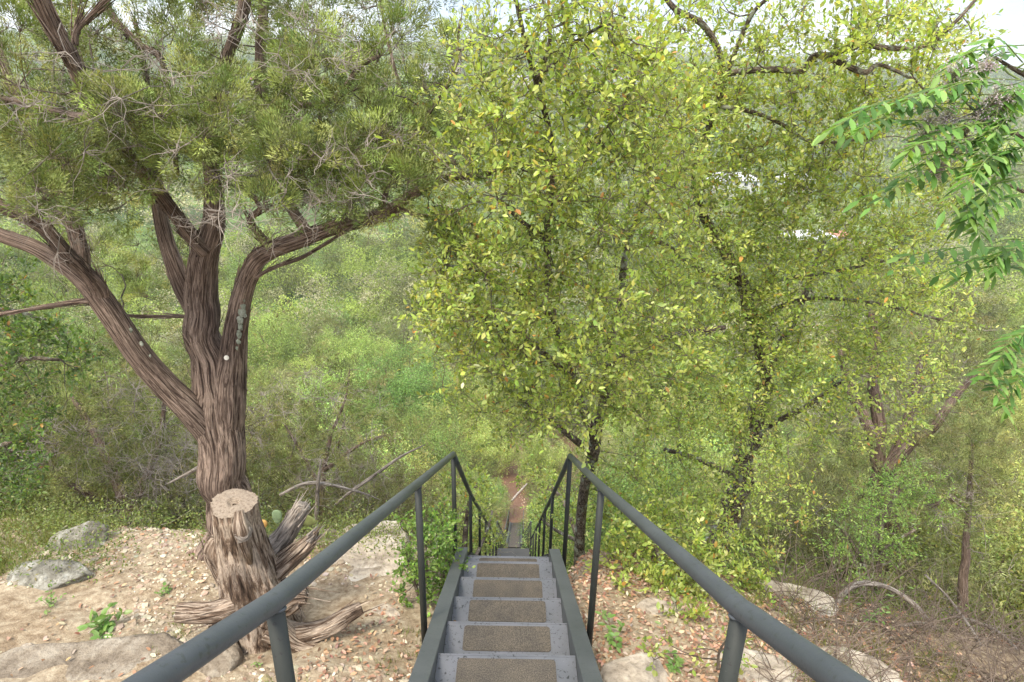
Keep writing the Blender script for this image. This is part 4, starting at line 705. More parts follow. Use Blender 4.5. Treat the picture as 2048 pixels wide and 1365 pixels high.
def pinnate(pts, ll=.062, nl=9, bip=False):
    P = smooth_path([at(*q) for q in pts], 8); L = np.linalg.norm(np.diff(P, axis=0), axis=1).sum(); tube(stm, P, np.linspace(.0022, .0008, len(P)), 5, cap=False); T = unit(np.gradient(P, axis=0)); n = len(P)
    for j in range(nl):
        t = (.22+.78*j/(nl-1))*(n-1.01); k = int(t); c = P[k]+(P[min(k+1, n-1)]-P[k])*(t-k); tan = T[k]; s = unit(np.cross(tan, [0, 0, 1.])); sz = ll*(1-.25*abs(j/(nl-1)-.45))
        for sg in ((-1, 1) if j < nl-1 else (0,)):
            d = unit(tan*(.55 if sg else 1)+s*sg*.85+np.array([0, 0, -.38])+RNG.normal(0, .12, 3)); nn_ = unit(np.array([0, -.35, 1])+s*sg*.35+RNG.normal(0, .18, 3))
            leaves(lf, c[None], d[None], nn_[None], sz*(.85+.3*RNG.random()), sz*.32, palette(1, CH, [4, 4, 2, 2], .15))
FR = [[(2040, 160, 2.3), (1950, 160, 2.2), (1860, 190, 2.15), (1780, 215, 2.1)], [(1990, 190, 2.3), (1880, 190, 2.2), (1760, 205, 2.1), (1660, 262, 2.05)], [(1960, 220, 2.3), (1850, 215, 2.2), (1740, 220, 2.15), (1690, 270, 2.1)], [(2040, 200, 2.4), (1960, 230, 2.3), (1900, 250, 2.2), (1830, 240, 2.15)],
      [(2060, 90, 2.4), (1990, 95, 2.35), (1930, 110, 2.3), (1880, 150, 2.25)], [(2090, 120, 2.4), (2010, 105, 2.35), (1960, 130, 2.3), (1920, 175, 2.25)], [(2060, 280, 2.3), (1960, 280, 2.2), (1880, 300, 2.15), (1800, 355, 2.1)], [(2060, 330, 2.3), (1960, 330, 2.2), (1860, 350, 2.15), (1720, 400, 2.1)], [(2080, 300, 2.25), (2000, 310, 2.15), (1940, 350, 2.1), (1890, 420, 2.05)],
      [(2090, 340, 2.3), (2010, 360, 2.2), (1960, 400, 2.15), (1930, 440, 2.1)], [(2100, 380, 2.3), (2050, 390, 2.2), (1990, 410, 2.15), (1960, 470, 2.1)], [(2100, 200, 2.4), (2030, 210, 2.3), (1980, 260, 2.25), (1960, 320, 2.2)], [(2080, 150, 2.35), (2030, 170, 2.3), (2000, 200, 2.25), (1990, 260, 2.2)], [(2030, 240, 2.25), (1940, 250, 2.2), (1870, 270, 2.15), (1810, 310, 2.1)], [(2100, 250, 2.3), (2040, 260, 2.2), (2010, 300, 2.15), (1990, 350, 2.15)],
      [(2110, 545, 2.5), (2020, 500, 2.4), (1920, 495, 2.35), (1800, 515, 2.3)], [(2110, 560, 2.5), (2030, 520, 2.4), (1960, 515, 2.35), (1880, 550, 2.3)], [(2120, 520, 2.45), (2060, 490, 2.35), (2010, 510, 2.3), (1990, 550, 2.3)], [(2110, 640, 2.6), (2060, 660, 2.5), (2020, 680, 2.45), (2000, 720, 2.4)], [(2110, 730, 2.6), (2050, 710, 2.5), (2000, 720, 2.45), (1960, 750, 2.4)], [(2110, 735, 2.6), (2060, 740, 2.5), (2030, 770, 2.45), (2010, 820, 2.45)]]
for f_ in FR: pinnate(f_, .072, 12)
for f_ in FR:                                              # side pinnae of the doubly divided leaves
    q = [(x+RNG.normal(0, 22), y+16+RNG.normal(0, 16), Y+RNG.normal(0, .07)) for x, y, Y in f_]; pinnate(q, .062, 10)
grow(stm, sk, np.array([at(*f_[0]) for f_ in FR]), rmax=.008, tip=.003)
under(cb, lf, 'crown', M_china); under(cb, stm, 'leaf_stalks', M_china if False else plain('green_stalk', (.13, .17, .05)))
M_flower = leaf_mat('lilac_flower', .3, .6, .2)
FLC = [(1905, 155, 34), (1860, 245, 36), (1895, 235, 28), (1850, 270, 28), (1830, 300, 22), (1900, 300, 24), (1985, 210, 30), (2010, 200, 26), (1960, 235, 24), (1930, 270, 22), (1880, 335, 20), (1975, 130, 22), (1870, 345, 16)]
C_ = np.array([at(x, y, 2.26) for x, y, _ in FLC]); fs = MB(); dF, pF, rF = grow(fs, sk, C_, rmax=.006, tip=.0015); fl_ = MB()
for (x, y, r), c in zip(FLC, C_):
    k = 80; R_ = pxr(2.6*r, c); E_ = c+RNG.normal(0, .42, (k, 3))*R_; prisms(fs, np.repeat(c[None], k, 0), E_, .0009, .0005)
    for s in range(4): D = RNG.normal(0, 1, (k, 3)); quadleaves(fl_, E_+RNG.normal(0, .003, (k, 3)), D, RNG.normal(0, 1, (k, 3)), .009, .0032, palette(k, [(.52, .44, .52), (.62, .55, .60), (.32, .22, .34), (.45, .36, .38)], [4, 4, 1.5, 1.5], .12))
under(cb, fl_, 'flower_clusters', M_flower); under(cb, fs, 'flower_stalks', plain('flower_stalk', (.25, .22, .16)))
print('china ok')

# ------------------------------------------------------------------ juniper on the right with bare dark stems
def juniper(name, label, base, limbs, bl, dead, per=8, nb=60, Ls=.16, lw=(.034, .009), dens=1., seed=500):
    root = thing(name, label, 'tree', base); wd = MB(); sk = Skel()
    for k, l in enumerate(limbs): limb(wd, sk, l, 20, .09, seed+k*3, 7, .08, 40)
    under(root, wd, 'trunk', M_bark); tg = blobs([(*q[:6], int(q[6]*dens+.5)) for q in bl]); tw = MB(); fo = MB(); d, p, r = grow(tw, sk, tg, rmax=.016, bend=.16, wob=.3)
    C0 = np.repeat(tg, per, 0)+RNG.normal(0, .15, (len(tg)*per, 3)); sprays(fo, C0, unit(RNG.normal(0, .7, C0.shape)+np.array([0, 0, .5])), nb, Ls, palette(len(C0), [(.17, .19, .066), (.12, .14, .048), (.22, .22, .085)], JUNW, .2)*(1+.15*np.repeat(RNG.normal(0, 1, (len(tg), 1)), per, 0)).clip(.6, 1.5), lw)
    under(root, fo, 'crown', M_jun); under(root, tw, 'twigs', M_thinbark); dm = MB(); t2 = blobs(dead); d2, _, _ = grow(dm, sk, t2, rmax=.01, tip=.0025, bend=.2, wob=.6, sides=4); C = np.repeat(t2, 6, 0)
    nd, _ = polytwigs(dm, C, np.repeat(d2, 6, 0)*.6+RNG.normal(0, .8, C.shape), .32*(.5+RNG.random(len(C))), .0032, 5, .4); polytwigs(dm, nd[2], RNG.normal(0, 1, C.shape), .16, .002, 3, .4); under(root, dm, 'dead_twigs', M_dead); return root
Yj = 9.0
juniper('juniper_tree', 'multi-stemmed juniper with dark bare trunks fanning out low on the right side', gp(1765, 985), [
    [(1772, 1150, Yj, 44), (1768, 1030, Yj, 38), (1764, 960, Yj, 32), (1758, 900, Yj, 27), (1756, 840, Yj, 24), (1748, 770, Yj, 20), (1752, 700, Yj, 20), (1740, 620, Yj, 14)],
    [(1770, 960, Yj-.1, 28), (1800, 890, Yj-.1, 22), (1815, 840, Yj-.1, 18), (1830, 780, Yj-.1, 18), (1850, 700, Yj-.1, 12)],
    [(1775, 940, Yj-.2, 27), (1820, 890, Yj-.3, 22), (1865, 855, Yj-.4, 21), (1890, 820, Yj-.4, 19), (1915, 788, Yj-.4, 13), (1960, 740, Yj-.4, 8)],
    [(1758, 900, Yj, 22), (1730, 840, Yj, 20), (1700, 780, Yj, 16), (1680, 700, Yj, 10)], [(1768, 930, Yj+.2, 20), (1740, 880, Yj+.3, 14), (1725, 830, Yj+.3, 9)]],
    [(1760, 590, 120, 60, 8.2, 10, 15), (1860, 640, 120, 60, 8.2, 10, 14), (1680, 680, 80, 50, 8.4, 10, 8), (1960, 680, 90, 70, 8.2, 10, 14), (1960, 790, 80, 60, 8, 10, 12), (1920, 880, 90, 50, 7.6, 9.5, 14), (1840, 760, 60, 40, 8.6, 10, 4), (1660, 780, 60, 50, 8.6, 10, 6), (1690, 890, 70, 50, 8.4, 9.8, 8), (1990, 940, 70, 50, 8, 9.5, 9), (1640, 960, 70, 50, 8.2, 9.5, 8)],
    [(1780, 800, 130, 80, 8.4, 9.8, 30), (1960, 720, 90, 90, 8.4, 9.8, 12), (1700, 820, 60, 80, 8.4, 9.8, 14), (1940, 960, 90, 60, 8, 9, 12)], dens=1.3)
juniper('juniper_tree', 'slim young juniper with one straight dark stem rising from the brush on the right', gp(1932, 1145), [
    [(1920, 1330, 6.2, 22), (1928, 1155, 6.2, 16), (1932, 1090, 6.25, 13), (1936, 1030, 6.3, 11), (1940, 960, 6.3, 9), (1946, 880, 6.3, 5)], [(1936, 1020, 6.3, 8), (1900, 1000, 6.3, 6), (1870, 1010, 6.3, 4)]],
    [(1945, 880, 50, 40, 5.9, 6.8, 12), (1940, 940, 60, 50, 5.9, 6.8, 18), (1900, 990, 50, 30, 6, 6.7, 5), (1990, 1000, 50, 40, 6, 6.7, 6), (1960, 1060, 40, 30, 6.1, 6.7, 3)], [(1930, 1010, 70, 70, 6, 6.6, 16)], nb=70, Ls=.13, lw=(.026, .006), seed=520)
juniper('juniper_tree', 'low sprawling juniper full of tangled pale dead twigs, left of the big juniper trunk', gp(250, 1060), [
    [(250, 1080, 6.6, 26), (245, 1000, 6.7, 22), (220, 930, 6.8, 18), (180, 850, 6.9, 12), (140, 790, 7, 7)], [(250, 1040, 6.6, 20), (290, 960, 6.8, 16), (320, 880, 7.0, 11), (330, 800, 7.1, 7)], [(245, 1020, 6.7, 16), (180, 990, 6.5, 12), (110, 950, 6.4, 8)]],
    [(120, 820, 110, 60, 6.3, 7.6, 16), (280, 790, 90, 60, 6.4, 7.8, 12), (220, 900, 130, 60, 6.2, 7.4, 20), (330, 900, 60, 60, 6.4, 7.4, 8), (150, 990, 110, 50, 6, 7, 16), (300, 1000, 70, 50, 6, 7, 10), (360, 700, 50, 50, 6.8, 7.8, 5), (250, 700, 80, 40, 6.8, 7.8, 6)],
    [(220, 860, 170, 120, 5.9, 7.2, 70), (300, 960, 90, 60, 5.8, 6.8, 26)], dens=1.2, nb=60, Ls=.14, lw=(.028, .007), seed=560)
juniper('juniper_tree', 'low twiggy olive juniper between the big juniper trunk and the left handrail', gp(640, 1010, -.4), [
    [(640, 1040, 8.2, 14), (645, 960, 8.3, 11), (660, 880, 8.4, 8), (690, 800, 8.5, 4), (700, 740, 8.6, 2)], [(642, 980, 8.3, 8), (600, 900, 8.4, 6), (570, 850, 8.5, 3)], [(650, 940, 8.3, 8), (720, 890, 8.3, 5), (770, 870, 8.3, 2)]],
    [(570, 820, 60, 60, 8, 9.2, 12), (680, 770, 90, 50, 8, 9.2, 18), (640, 880, 110, 60, 7.8, 9, 14), (760, 860, 80, 40, 7.8, 9, 8), (560, 940, 50, 40, 7.6, 8.6, 6), (720, 940, 90, 40, 7.6, 8.8, 9)],
    [(640, 850, 150, 120, 7.6, 8.8, 60), (700, 950, 110, 50, 7.4, 8.6, 24)], dens=1.1, nb=60, Ls=.16, lw=(.030, .008), seed=580)
oak('oak_sapling', 'leafy young oak brushing the left rail just past the crest of the stairs', (-1.25, 7.2, float(terrain(-1.25, 7.2))), [
    [(935, 1190, 6.6, 14), (930, 1090, 6.8, 11), (940, 1000, 7.0, 8), (960, 960, 7.2, 5)], [(935, 1150, 6.7, 9), (975, 1060, 8, 6), (985, 1020, 8.6, 4)]],
    [(950, 985, 40, 36, 6.6, 8.5, 14), (965, 1050, 28, 46, 7.5, 9.5, 18), (915, 1010, 36, 60, 6.4, 7.4, 14), (985, 1075, 12, 20, 9, 10, 5), (930, 950, 40, 20, 7, 8, 6)], cat='sapling', Lf=.045, per=6, nl=10, seed=540, bark=M_thinbark)
oak('oak_sapling', 'leafy young oak brushing the right rail just past the crest of the stairs', (1.5, 7.4, float(terrain(1.5, 7.4))), [
    [(1190, 1190, 6.8, 14), (1160, 1090, 7.0, 11), (1130, 1010, 7.4, 8), (1100, 970, 7.8, 5)], [(1150, 1080, 7.1, 8), (1110, 1060, 8, 6), (1085, 1040, 9, 4)]],
    [(1100, 985, 36, 36, 7, 9, 13), (1095, 1050, 24, 40, 8, 9.6, 14), (1150, 1000, 40, 60, 6.5, 7.6, 14), (1075, 1015, 14, 20, 9, 10, 5), (1070, 950, 40, 26, 8, 9.5, 8)], cat='sapling', Lf=.045, per=6, nl=10, seed=550, bark=M_thinbark)
oak('feathery_shrub', 'bright feathery green shrub standing among junipers right of the leaning oak trunk', gp(1760, 1130), [
    [(1755, 1180, 6.3, 14), (1760, 1110, 6.35, 11), (1765, 1040, 6.4, 8), (1800, 980, 6.4, 5)], [(1745, 1170, 6.3, 9), (1700, 1080, 6.3, 7), (1660, 1040, 6.3, 4)], [(1760, 1100, 6.3, 7), (1830, 1060, 6.3, 5)]],
    [(1800, 960, 80, 34, 6, 6.8, 14), (1740, 1020, 90, 40, 5.9, 6.8, 18), (1840, 1010, 60, 40, 6, 6.8, 10), (1680, 1070, 60, 34, 6, 6.6, 9), (1790, 1100, 70, 34, 6, 6.6, 10), (1720, 1130, 40, 30, 6, 6.5, 4)], cat='shrub', Lf=.034, per=9, nl=12, cols=[(.24, .38, .09), (.31, .44, .12), (.17, .29, .06)], w=[4, 3, 2], tl=.2, seed=530, ratio=.34, bark=M_thinbark)

# ------------------------------------------------------------------ thicket prototypes (local coords, base at 0)
def proto(name, label, cat, group, H, W, kind, seed, ncl=150, stems=4, detail=1.0):
    rg = np.random.default_rng(seed); root = thing(name, label, cat, (0, 0, 0), group); wd = MB(); sk = Skel(); tips = []
    for s in range(stems):
        a = 2*math.pi*s/stems+rg.random(); lean = W*(.15+.45*rg.random()); h = H*(.6+.4*rg.random()); n = 9; t = np.linspace(0, 1, n)[:, None]
        P = np.concatenate([np.cos(a)*lean*t**1.3, np.sin(a)*lean*t**1.3, h*t-.3], 1)+np.cumsum(rg.normal(0, .05*H/5, (n, 3)), 0)*np.minimum(t*3, 1); r0 = .035*H/3*(1+rg.random())
        R = r0*(1-t[:, 0]*.85); tube(wd, P, R, 8, rough=.1, seed=seed+s); sk.add(P[1:], R[1:])
    root_t = wd.obj('trunk', M_farbark, root)
    u = unit(rg.normal(0, 1, (ncl, 3))); rad = rg.random(ncl)**.42; lump = 1+.28*vnoise(u*2.2+seed); tg = u*(rad*lump)[:, None]*np.array([W, W, H*.46]); tg[:, 2] += H*.56; tg = tg[tg[:, 2] > .25]
    tw = MB(); d, p, r = grow(tw, sk, tg, rmax=.03, tip=.004, sides=3, bend=.12, wob=.5); fo = MB()
    if kind in ('jun', 'olive'):
        per = 6; nb = int(38*detail); C0 = np.repeat(tg, per, 0)+rg.normal(0, .22, (len(tg)*per, 3)); A = unit(rg.normal(0, .7, C0.shape)+np.array([0, 0, .6])); pal = JUN if kind == 'jun' else [(.19, .195, .08), (.145, .15, .06), (.24, .235, .11)]
        c = palette(len(C0), pal, [3, 3, 2], .22); sprays(fo, C0, A, nb, .30, c, (.07, .012/max(detail, .5)**.5)); mt = M_far
    else:
        per = 9; nl = int(22*detail); pal = {'lime': [(.26, .36, .08), (.20, .30, .06), (.33, .43, .12)], 'green': [(.15, .25, .06), (.19, .29, .07), (.11, .19, .045)], 'gold': [(.30, .34, .08), (.24, .29, .07), (.36, .39, .12)], 'pale': [(.28, .29, .18), (.23, .25, .14), (.34, .35, .24)]}[kind]
        C0 = np.repeat(tg, per*nl, 0)+rg.normal(0, .22, (len(tg)*per*nl, 3)); A = rg.normal(0, 1, C0.shape); Nn = rg.normal(0, .6, C0.shape)+np.array([0, 0, 1]); c = palette(len(C0), pal, [3, 3, 2], .25); c *= np.repeat(1+.2*rg.normal(0, 1, (len(tg), 1)), per*nl, 0).clip(.5, 1.6)
        quadleaves(fo, C0, A, Nn, .085/detail**.4*(.6+.7*rg.random(len(C0))), .036/detail**.4, np.clip(c, .01, .8)); mt = M_far
    fo.obj('crown', mt, root); C = np.repeat(tg, 3, 0); polytwigs(tw, C, RNG.normal(0, 1, C.shape), .4, .004, 4, .4); tw.obj('twigs', M_farbark, root)
    if kind in ('jun', 'olive') or kind == 'pale':
        dm = MB(); q = rg.normal(0, 1, (70, 3)); q = unit(q)*np.array([W, W, H*.45])*(.5+.6*rg.random((70, 1)))+np.array([0, 0, H*.42]); q = q[q[:, 2] > .2]; C = np.repeat(q, 5, 0)
        nd, _ = polytwigs(dm, C, rg.normal(0, 1, C.shape), .6*(.5+RNG.random(len(C))), .005, 5, .35); polytwigs(dm, nd[2], RNG.normal(0, 1, C.shape), .25, .003, 3, .35); dm.obj('dead_twigs', M_dead, root)
    return root
GJ = 'junipers in the thicket on the slope'; GL = 'light green trees in the thicket on the slope'; GG = 'green trees in the thicket on the slope'
protos = {
    'jun': [proto('juniper_tree', 'olive green juniper with bare grey twigs in the thicket on the slope', 'tree', GJ, 4.4, 1.9, 'jun', 21, 190, 4), proto('juniper_tree', 'x', 'tree', GJ, 3.6, 2.2, 'olive', 22, 190, 5)],
    'lime': [proto('leafy_tree', 'light green feathery leafed tree in the thicket on the slope', 'tree', GL, 4.2, 1.9, 'lime', 23, 130, 4), proto('leafy_tree', 'x', 'tree', GL, 3.4, 2.0, 'gold', 24, 130, 5)],
    'green': [proto('leafy_tree', 'mid green broad crowned tree in the thicket on the slope', 'tree', GG, 4.6, 2.2, 'green', 25, 150, 4)],
    'pale': [proto('bare_scrub_tree', 'pale grey-green scrub tree with thin leaves in the thicket on the slope', 'tree', 'pale scrub trees on the slope', 3.4, 1.9, 'pale', 26, 80, 5, .6)]}
protos['jun'][1]['label'] = 'broad yellowish olive juniper in the thicket on the slope'; protos['lime'][1]['label'] = 'yellow-green leafed tree in the thicket on the slope'
used = set()
NM = {('jun', 0): 'olive twiggy juniper', ('jun', 1): 'broad yellowish juniper', ('lime', 0): 'light green feathery tree', ('lime', 1): 'yellow-green leafy tree', ('green', 0): 'mid green broad tree', ('pale', 0): 'thin grey-green scrub tree'}
def put(kind, v, x, y, s, rz=None, label=None, sz=1., group=True, cat=None):
    src = protos[kind][v]
    if src.name in used: o = copy_tree(src)
    else: o = src; used.add(src.name)
    side = 'far left' if x < -.5*y else ('left' if x < 0 else ('right' if x < .5*y else 'far right')); dist = 'just below the ledge' if y < 12 else ('partway down the slope' if y < 26 else ('low on the slope' if y < 45 else 'on the valley floor'))
    o['label'] = '%s %s, %s of the stairs' % (NM[(kind, v)], dist, side)
    o.location = (x, y, float(terrain(x, y))-.1); o.scale = (s, s, s*sz); o.rotation_euler = (0, 0, rz if rz is not None else random.uniform(0, 6.28))
    if label: o['label'] = label
    return o
rs = random.Random(5); pts = []
def clear(x, y, s):
    if y < 41 and abs(x-xs_c(min(y, 34))) < .5+1.65*s: return False
    return True
hand = [ # kind, variant, px of axis, Y, scale
    ('jun', 0, 60, 8.2, 1.1), ('jun', 1, 330, 8.8, 1.08), ('jun', 0, 610, 10.5, .95), ('lime', 0, 830, 12.5, .7), ('jun', 1, 180, 11.5, 1.0), ('lime', 0, 560, 13.5, .95), ('pale', 0, 420, 11.0, .8),
    ('jun', 1, 2040, 10.0, 1.2), ('jun', 0, 1700, 13.0, 1.4), ('lime', 0, 640, 21, 1.5), ('lime', 1, 760, 26, 1.7), ('lime', 0, 560, 30, 1.8), ('lime', 1, 680, 34, 1.8), ('jun', 1, 1600, 10.5, .9), ('jun', 0, 1930, 12.5, 1.0), ('green', 0, 1330, 9.5, .7), ('lime', 1, 1240, 12.5, .7), ('green', 0, -60, 9.5, .8), ('jun', 1, 1480, 13, 1.), ('lime', 0, 760, 16, .9)]
for k, v, px, Y, s in hand:
    x = at(px, 700, Y)[0]
    if clear(x, Y, s) or True:
        if abs(x-.1) < .8+1.3*s: x = math.copysign(.9+1.4*s, x)
        put(k, v, x, Y, s); pts.append((x, Y, 1.6*s))
for k_, (y, sg) in enumerate([(15.5, -1), (17, 1), (19, -1), (21, 1), (23, -1), (25, 1), (27.5, -1), (29, 1), (31.5, -1), (33, 1), (36, -1), (37, 1)]):
    s = rs.uniform(.5, .66); x = xs_c(min(y, 34))+sg*(.62+1.75*s); put(['lime', 'green', 'jun'][k_ % 3], 0, x, y, s); pts.append((x, y, 1.2*s))
for i in range(9000):
    if len(pts) > 240: break
    y = 7.5+70*rs.random()**1.25; x = (rs.random()*2-1)*(.92*y+2.5)
    s = rs.uniform(.75, 1.2)*(1+.75*min(1, max(0, y-11)/16))
    if abs(x) < 4 and y < 48: s *= .62
    rr = (1.2*s if y < 25 else 1.6*s)
    if not clear(x, y, s) or any((x-a)**2+(y-b)**2 < (rr+c)**2*.62 for a, b, c in pts): continue
    nz = float(vnoise(np.array([x/14, y/14, 2.2]))); u = rs.random()
    if abs(x) < 9 and 24 < y < 70: k = 'lime' if u < .62 else ('jun' if u < .8 else 'green')
    else: k = 'jun' if u < .48-.3*nz else ('lime' if u < .78 else ('green' if u < .9 else 'pale'))
    v = 0 if len(protos[k]) == 1 else int(rs.random() < .5); put(k, v, x, y, s); pts.append((x, y, rr))
byl = {}
for o in sc.objects:
    if o.parent is None and o.get('group') and 'slope' in o['group']: byl.setdefault(o['label'], []).append(o)
ORD = ['second', 'third', 'fourth', 'fifth', 'sixth', 'seventh', 'eighth', 'ninth', 'tenth', 'eleventh', 'twelfth', 'thirteenth', 'fourteenth', 'fifteenth', 'sixteenth']
for l, os_ in byl.items():
    if len(os_) > 1:
        os_.sort(key=lambda o: o.location.x/o.location.y)
        for k, o in enumerate(os_): o['label'] = l+(', leftmost one' if k == 0 else (', rightmost one' if k == len(os_)-1 else ', %s from left' % ORD[min(k-1, 14)]))
print('thicket', len(pts))

# ------------------------------------------------------------------ far woodland (one uncountable mass), 75 m and beyond
fw = MB()
def clump(n, faces, H, W):
    u = unit(RNG.normal(0, 1, (faces, 3))); return u
def far_trees(n, y0, y1, faces, Wm, leafs, name, lab, skip=None):
    fwm = MB(); y = (RNG.random(n)*(y1**2-y0**2)+y0**2)**.5; x = (RNG.random(n)*2-1)*(.95*y+15)
    if skip is not None: k = ~skip(x, y); x = x[k]; y = y[k]
    n = len(x); z = terrain(x, y); W = Wm*(.6+.7*RNG.random(n)); H = W*(.95+.4*RNG.random(n))
    u = unit(RNG.normal(0, 1, (n, faces, 3))); u[..., 2] = np.abs(u[..., 2])*1.0-.12; nz_ = vnoise(u*3.1+(np.arange(n)*3.1)[:, None, None]); rad = (.62+.38*RNG.random((n, faces))**.6)*(1+.55*nz_)
    P = u*rad[..., None]*np.stack([W, W, H], 1)[:, None]+np.stack([x, y, z+H*.35], 1)[:, None]
    kind = RNG.random(n)+.35*vnoise(np.stack([x/45, y/45, x*0], -1)); base = np.where((kind < .35)[:, None], (.155, .170, .070), np.where((kind < .68)[:, None], (.26, .325, .085), np.where((kind < .8)[:, None], (.17, .24, .08), (.32, .31, .20))))
    base = base*(1+.2*RNG.normal(0, 1, (n, 1))).clip(.5, 1.5); c = np.repeat(base, faces, 0)*(1+.22*RNG.normal(0, 1, (n*faces, 1))).clip(.3, 1.8)
    m_ = n*faces; Nn = u.reshape(-1, 3)+RNG.normal(0, .7, (m_, 3)); quadleaves(fwm, P.reshape(-1, 3), RNG.normal(0, 1, (m_, 3)), Nn, leafs*(.5+RNG.random(m_)), leafs*.55, np.clip(c, .01, .6))
    tag(fwm.obj(name, M_far2), lab, kind='stuff')
M_far2 = leaf_mat('woodland_foliage', .4, .7, .1)
clearing = lambda x0, y0: _clr(x0+14*vnoise(np.stack([x0/16, y0/16, x0*0], -1)), y0+14*vnoise(np.stack([x0/16, y0/16, x0*0+8.3], -1)))
_clr = lambda x, y: ((x > -100) & (x < -45) & (y > 210) & (y < 290)) | ((x > 95) & (x < 150) & (y > 225) & (y < 300)) | ((np.abs(x+75) < 22) & (y > 170) & (y < 215))
far_trees(1250, 58, 160, 640, 3.3, .36, 'woodland', 'unbroken green woodland covering the valley floor below the slope')
far_trees(1500, 150, 330, 150, 4.2, .85, 'woodland', 'distant mixed green woodland across the middle of the valley', clearing)
far_trees(5200, 320, 1000, 46, 6.5, 2.4, 'woodland', 'bluish hazy woodland covering the far hillside under the sky')

# ------------------------------------------------------------------ far houses
M_wall = plain('white_wall', (.50, .49, .47)); M_tan = plain('tan_wall', (.48, .41, .34)); M_roof = plain('pale_roof', (.42, .42, .42)); M_dkroof = plain('grey_roof', (.22, .21, .21)); M_red = plain('red_roof', (.34, .16, .11)); M_win = plain('window_glass', (.04, .05, .06), .2, .6)
def house(px, Y, w, d, h, wallm, roofm, label, rz=0., storeys=1, roofh=None, name='house'):
    x = at(px, 300, Y)[0]; z = float(terrain(x, Y)); r = thing(name, label, 'house', (x, Y, z)); r.rotation_euler = (0, 0, rz)
    mb = MB(); box(mb, (-w/2, -d/2, -3), (w/2, d/2, h)); mb.obj('wall', wallm, r, False); rh = roofh or w*.13; o = .5
    mb = MB(); V = [(-w/2-o, -d/2-o, h-.1), (w/2+o, -d/2-o, h-.1), (w/2+o, d/2+o, h-.1), (-w/2-o, d/2+o, h-.1), (-w/2+d*.35, 0, h+rh), (w/2-d*.35, 0, h+rh)]; mb.add(V, [(0, 4, 3), (1, 2, 5)], [(0, 1, 5, 4), (2, 3, 4, 5), (3, 2, 1, 0)]); mb.obj('roof', roofm, r, False)
    nwin = max(2, int(w/3.5))
    for s in range(storeys):
        for k in range(nwin):
            cx = -w/2+w*(k+.5)/nwin; mb = MB(); zz = h/storeys*(s+.35); box(mb, (cx-.7, -d/2-.04, zz), (cx+.7, -d/2+.05, zz+1.3)); mb.obj('window', M_win, r, False)
    return r
house(1470, 262, 19, 11, 6, M_wall, M_roof, 'large white house half hidden behind the right oak, the upper one in the valley', .15, 2)
house(1600, 275, 14, 9, 5, M_wall, M_roof, 'small white outbuilding just right of the large white house in the valley', -.1)
house(1650, 165, 11, 8, 4.5, M_wall, M_roof, 'white house glimpsed low through the oak leaves on the right', .3)
house(1700, 168, 8, 6, 4, M_tan, M_red, 'small tan house with reddish roof beside the low white house on the right', .1)
house(870, 640, 34, 14, 14, M_wall, M_dkroof, 'tall white hillside house seen through the gap between juniper and oak', .1, 3)
house(905, 690, 20, 12, 14, M_tan, M_dkroof, 'tan hillside house just right of the tall white one', -.1, 3)
house(1045, 620, 30, 14, 9, M_tan, M_dkroof, 'tan hillside house behind the central oak stem', 0, 2)
house(1230, 640, 30, 12, 9, M_wall, M_dkroof, 'white hillside house right of the central oak stem', .2, 2)
house(1290, 650, 18, 12, 8, M_wall, M_dkroof, 'smaller white hillside house at the right end of the hillside row', -.2, 2)
house(120, 255, 22, 10, 5, M_tan, M_red, 'tan low house at the far left behind the juniper limbs', 0)
house(540, 600, 22, 12, 8, M_tan, M_red, 'distant tan house behind the upright juniper limb', 0, 2)
print('far ok')

# ------------------------------------------------------------------ brush, dead wood, weeds
def deadbranch(pts, label, name='dead_branch', n=10, sl=.35, m=None, r=.0025):
    mb = MB(); s = Skel(); P, R = limb(mb, s, pts, 9, .15, random.random()*50, 6); i = RNG.integers(len(P)//4, len(P), n); polytw, _ = polytwigs(mb, P[i], RNG.normal(0, 1, (n, 3))+np.array([0, 0, .2]), sl*(.4+RNG.random(n)), r, 6, .22); polytwigs(mb, polytw[3], RNG.normal(0, 1, (n, 3)), sl*.5, r*.6, 4, .3)
    loc = P[0]; o = mb.obj(name, m or M_dead, loc=loc); tag(o, label, 'branch'); return o
deadbranch([(1660, 1230, 4.1, 14), (1700, 1175, 4.3, 11), (1760, 1170, 4.4, 10), (1830, 1210, 4.3, 10), (1880, 1280, 4.1, 9), (1905, 1365, 3.8, 7)], 'long arching dead branch over the brush at the lower right', n=12)
deadbranch([(1780, 1260, 4.0, 9), (1840, 1248, 4.0, 9), (1890, 1262, 4.0, 8)], 'short curved grey stick under the arching dead branch', n=4)
deadbranch([(1650, 1270, 3.9, 34), (1710, 1275, 3.9, 30), (1780, 1300, 3.9, 26), (1840, 1330, 3.9, 22)], 'rotting brown log lying in the brush at the lower right', 'fallen_log', 3, .2, M_stump)
deadbranch([(1870, 1330, 3.7, 24), (1920, 1345, 3.75, 30), (1960, 1372, 3.7, 30)], 'dark broken end of a fallen log at the lower right corner', 'fallen_log', 2, .15, M_stump)
deadbranch([(1980, 1370, 3.6, 8), (1960, 1290, 3.9, 7), (1900, 1200, 4.4, 5), (1850, 1150, 4.8, 4)], 'thin bare stem leaning left near the lower right corner', n=10)
deadbranch([(2060, 1330, 3.8, 7), (1990, 1260, 4.1, 6), (1900, 1230, 4.4, 5)], 'thin bare stem reaching in from the right edge', n=10)
deadbranch([(560, 990, 6.2, 6), (610, 968, 6.2, 7), (660, 970, 6.3, 6), (720, 985, 6.4, 4), (760, 1000, 6.4, 2)], 'weathered fallen branch beyond the cliff edge behind the stump', n=22)
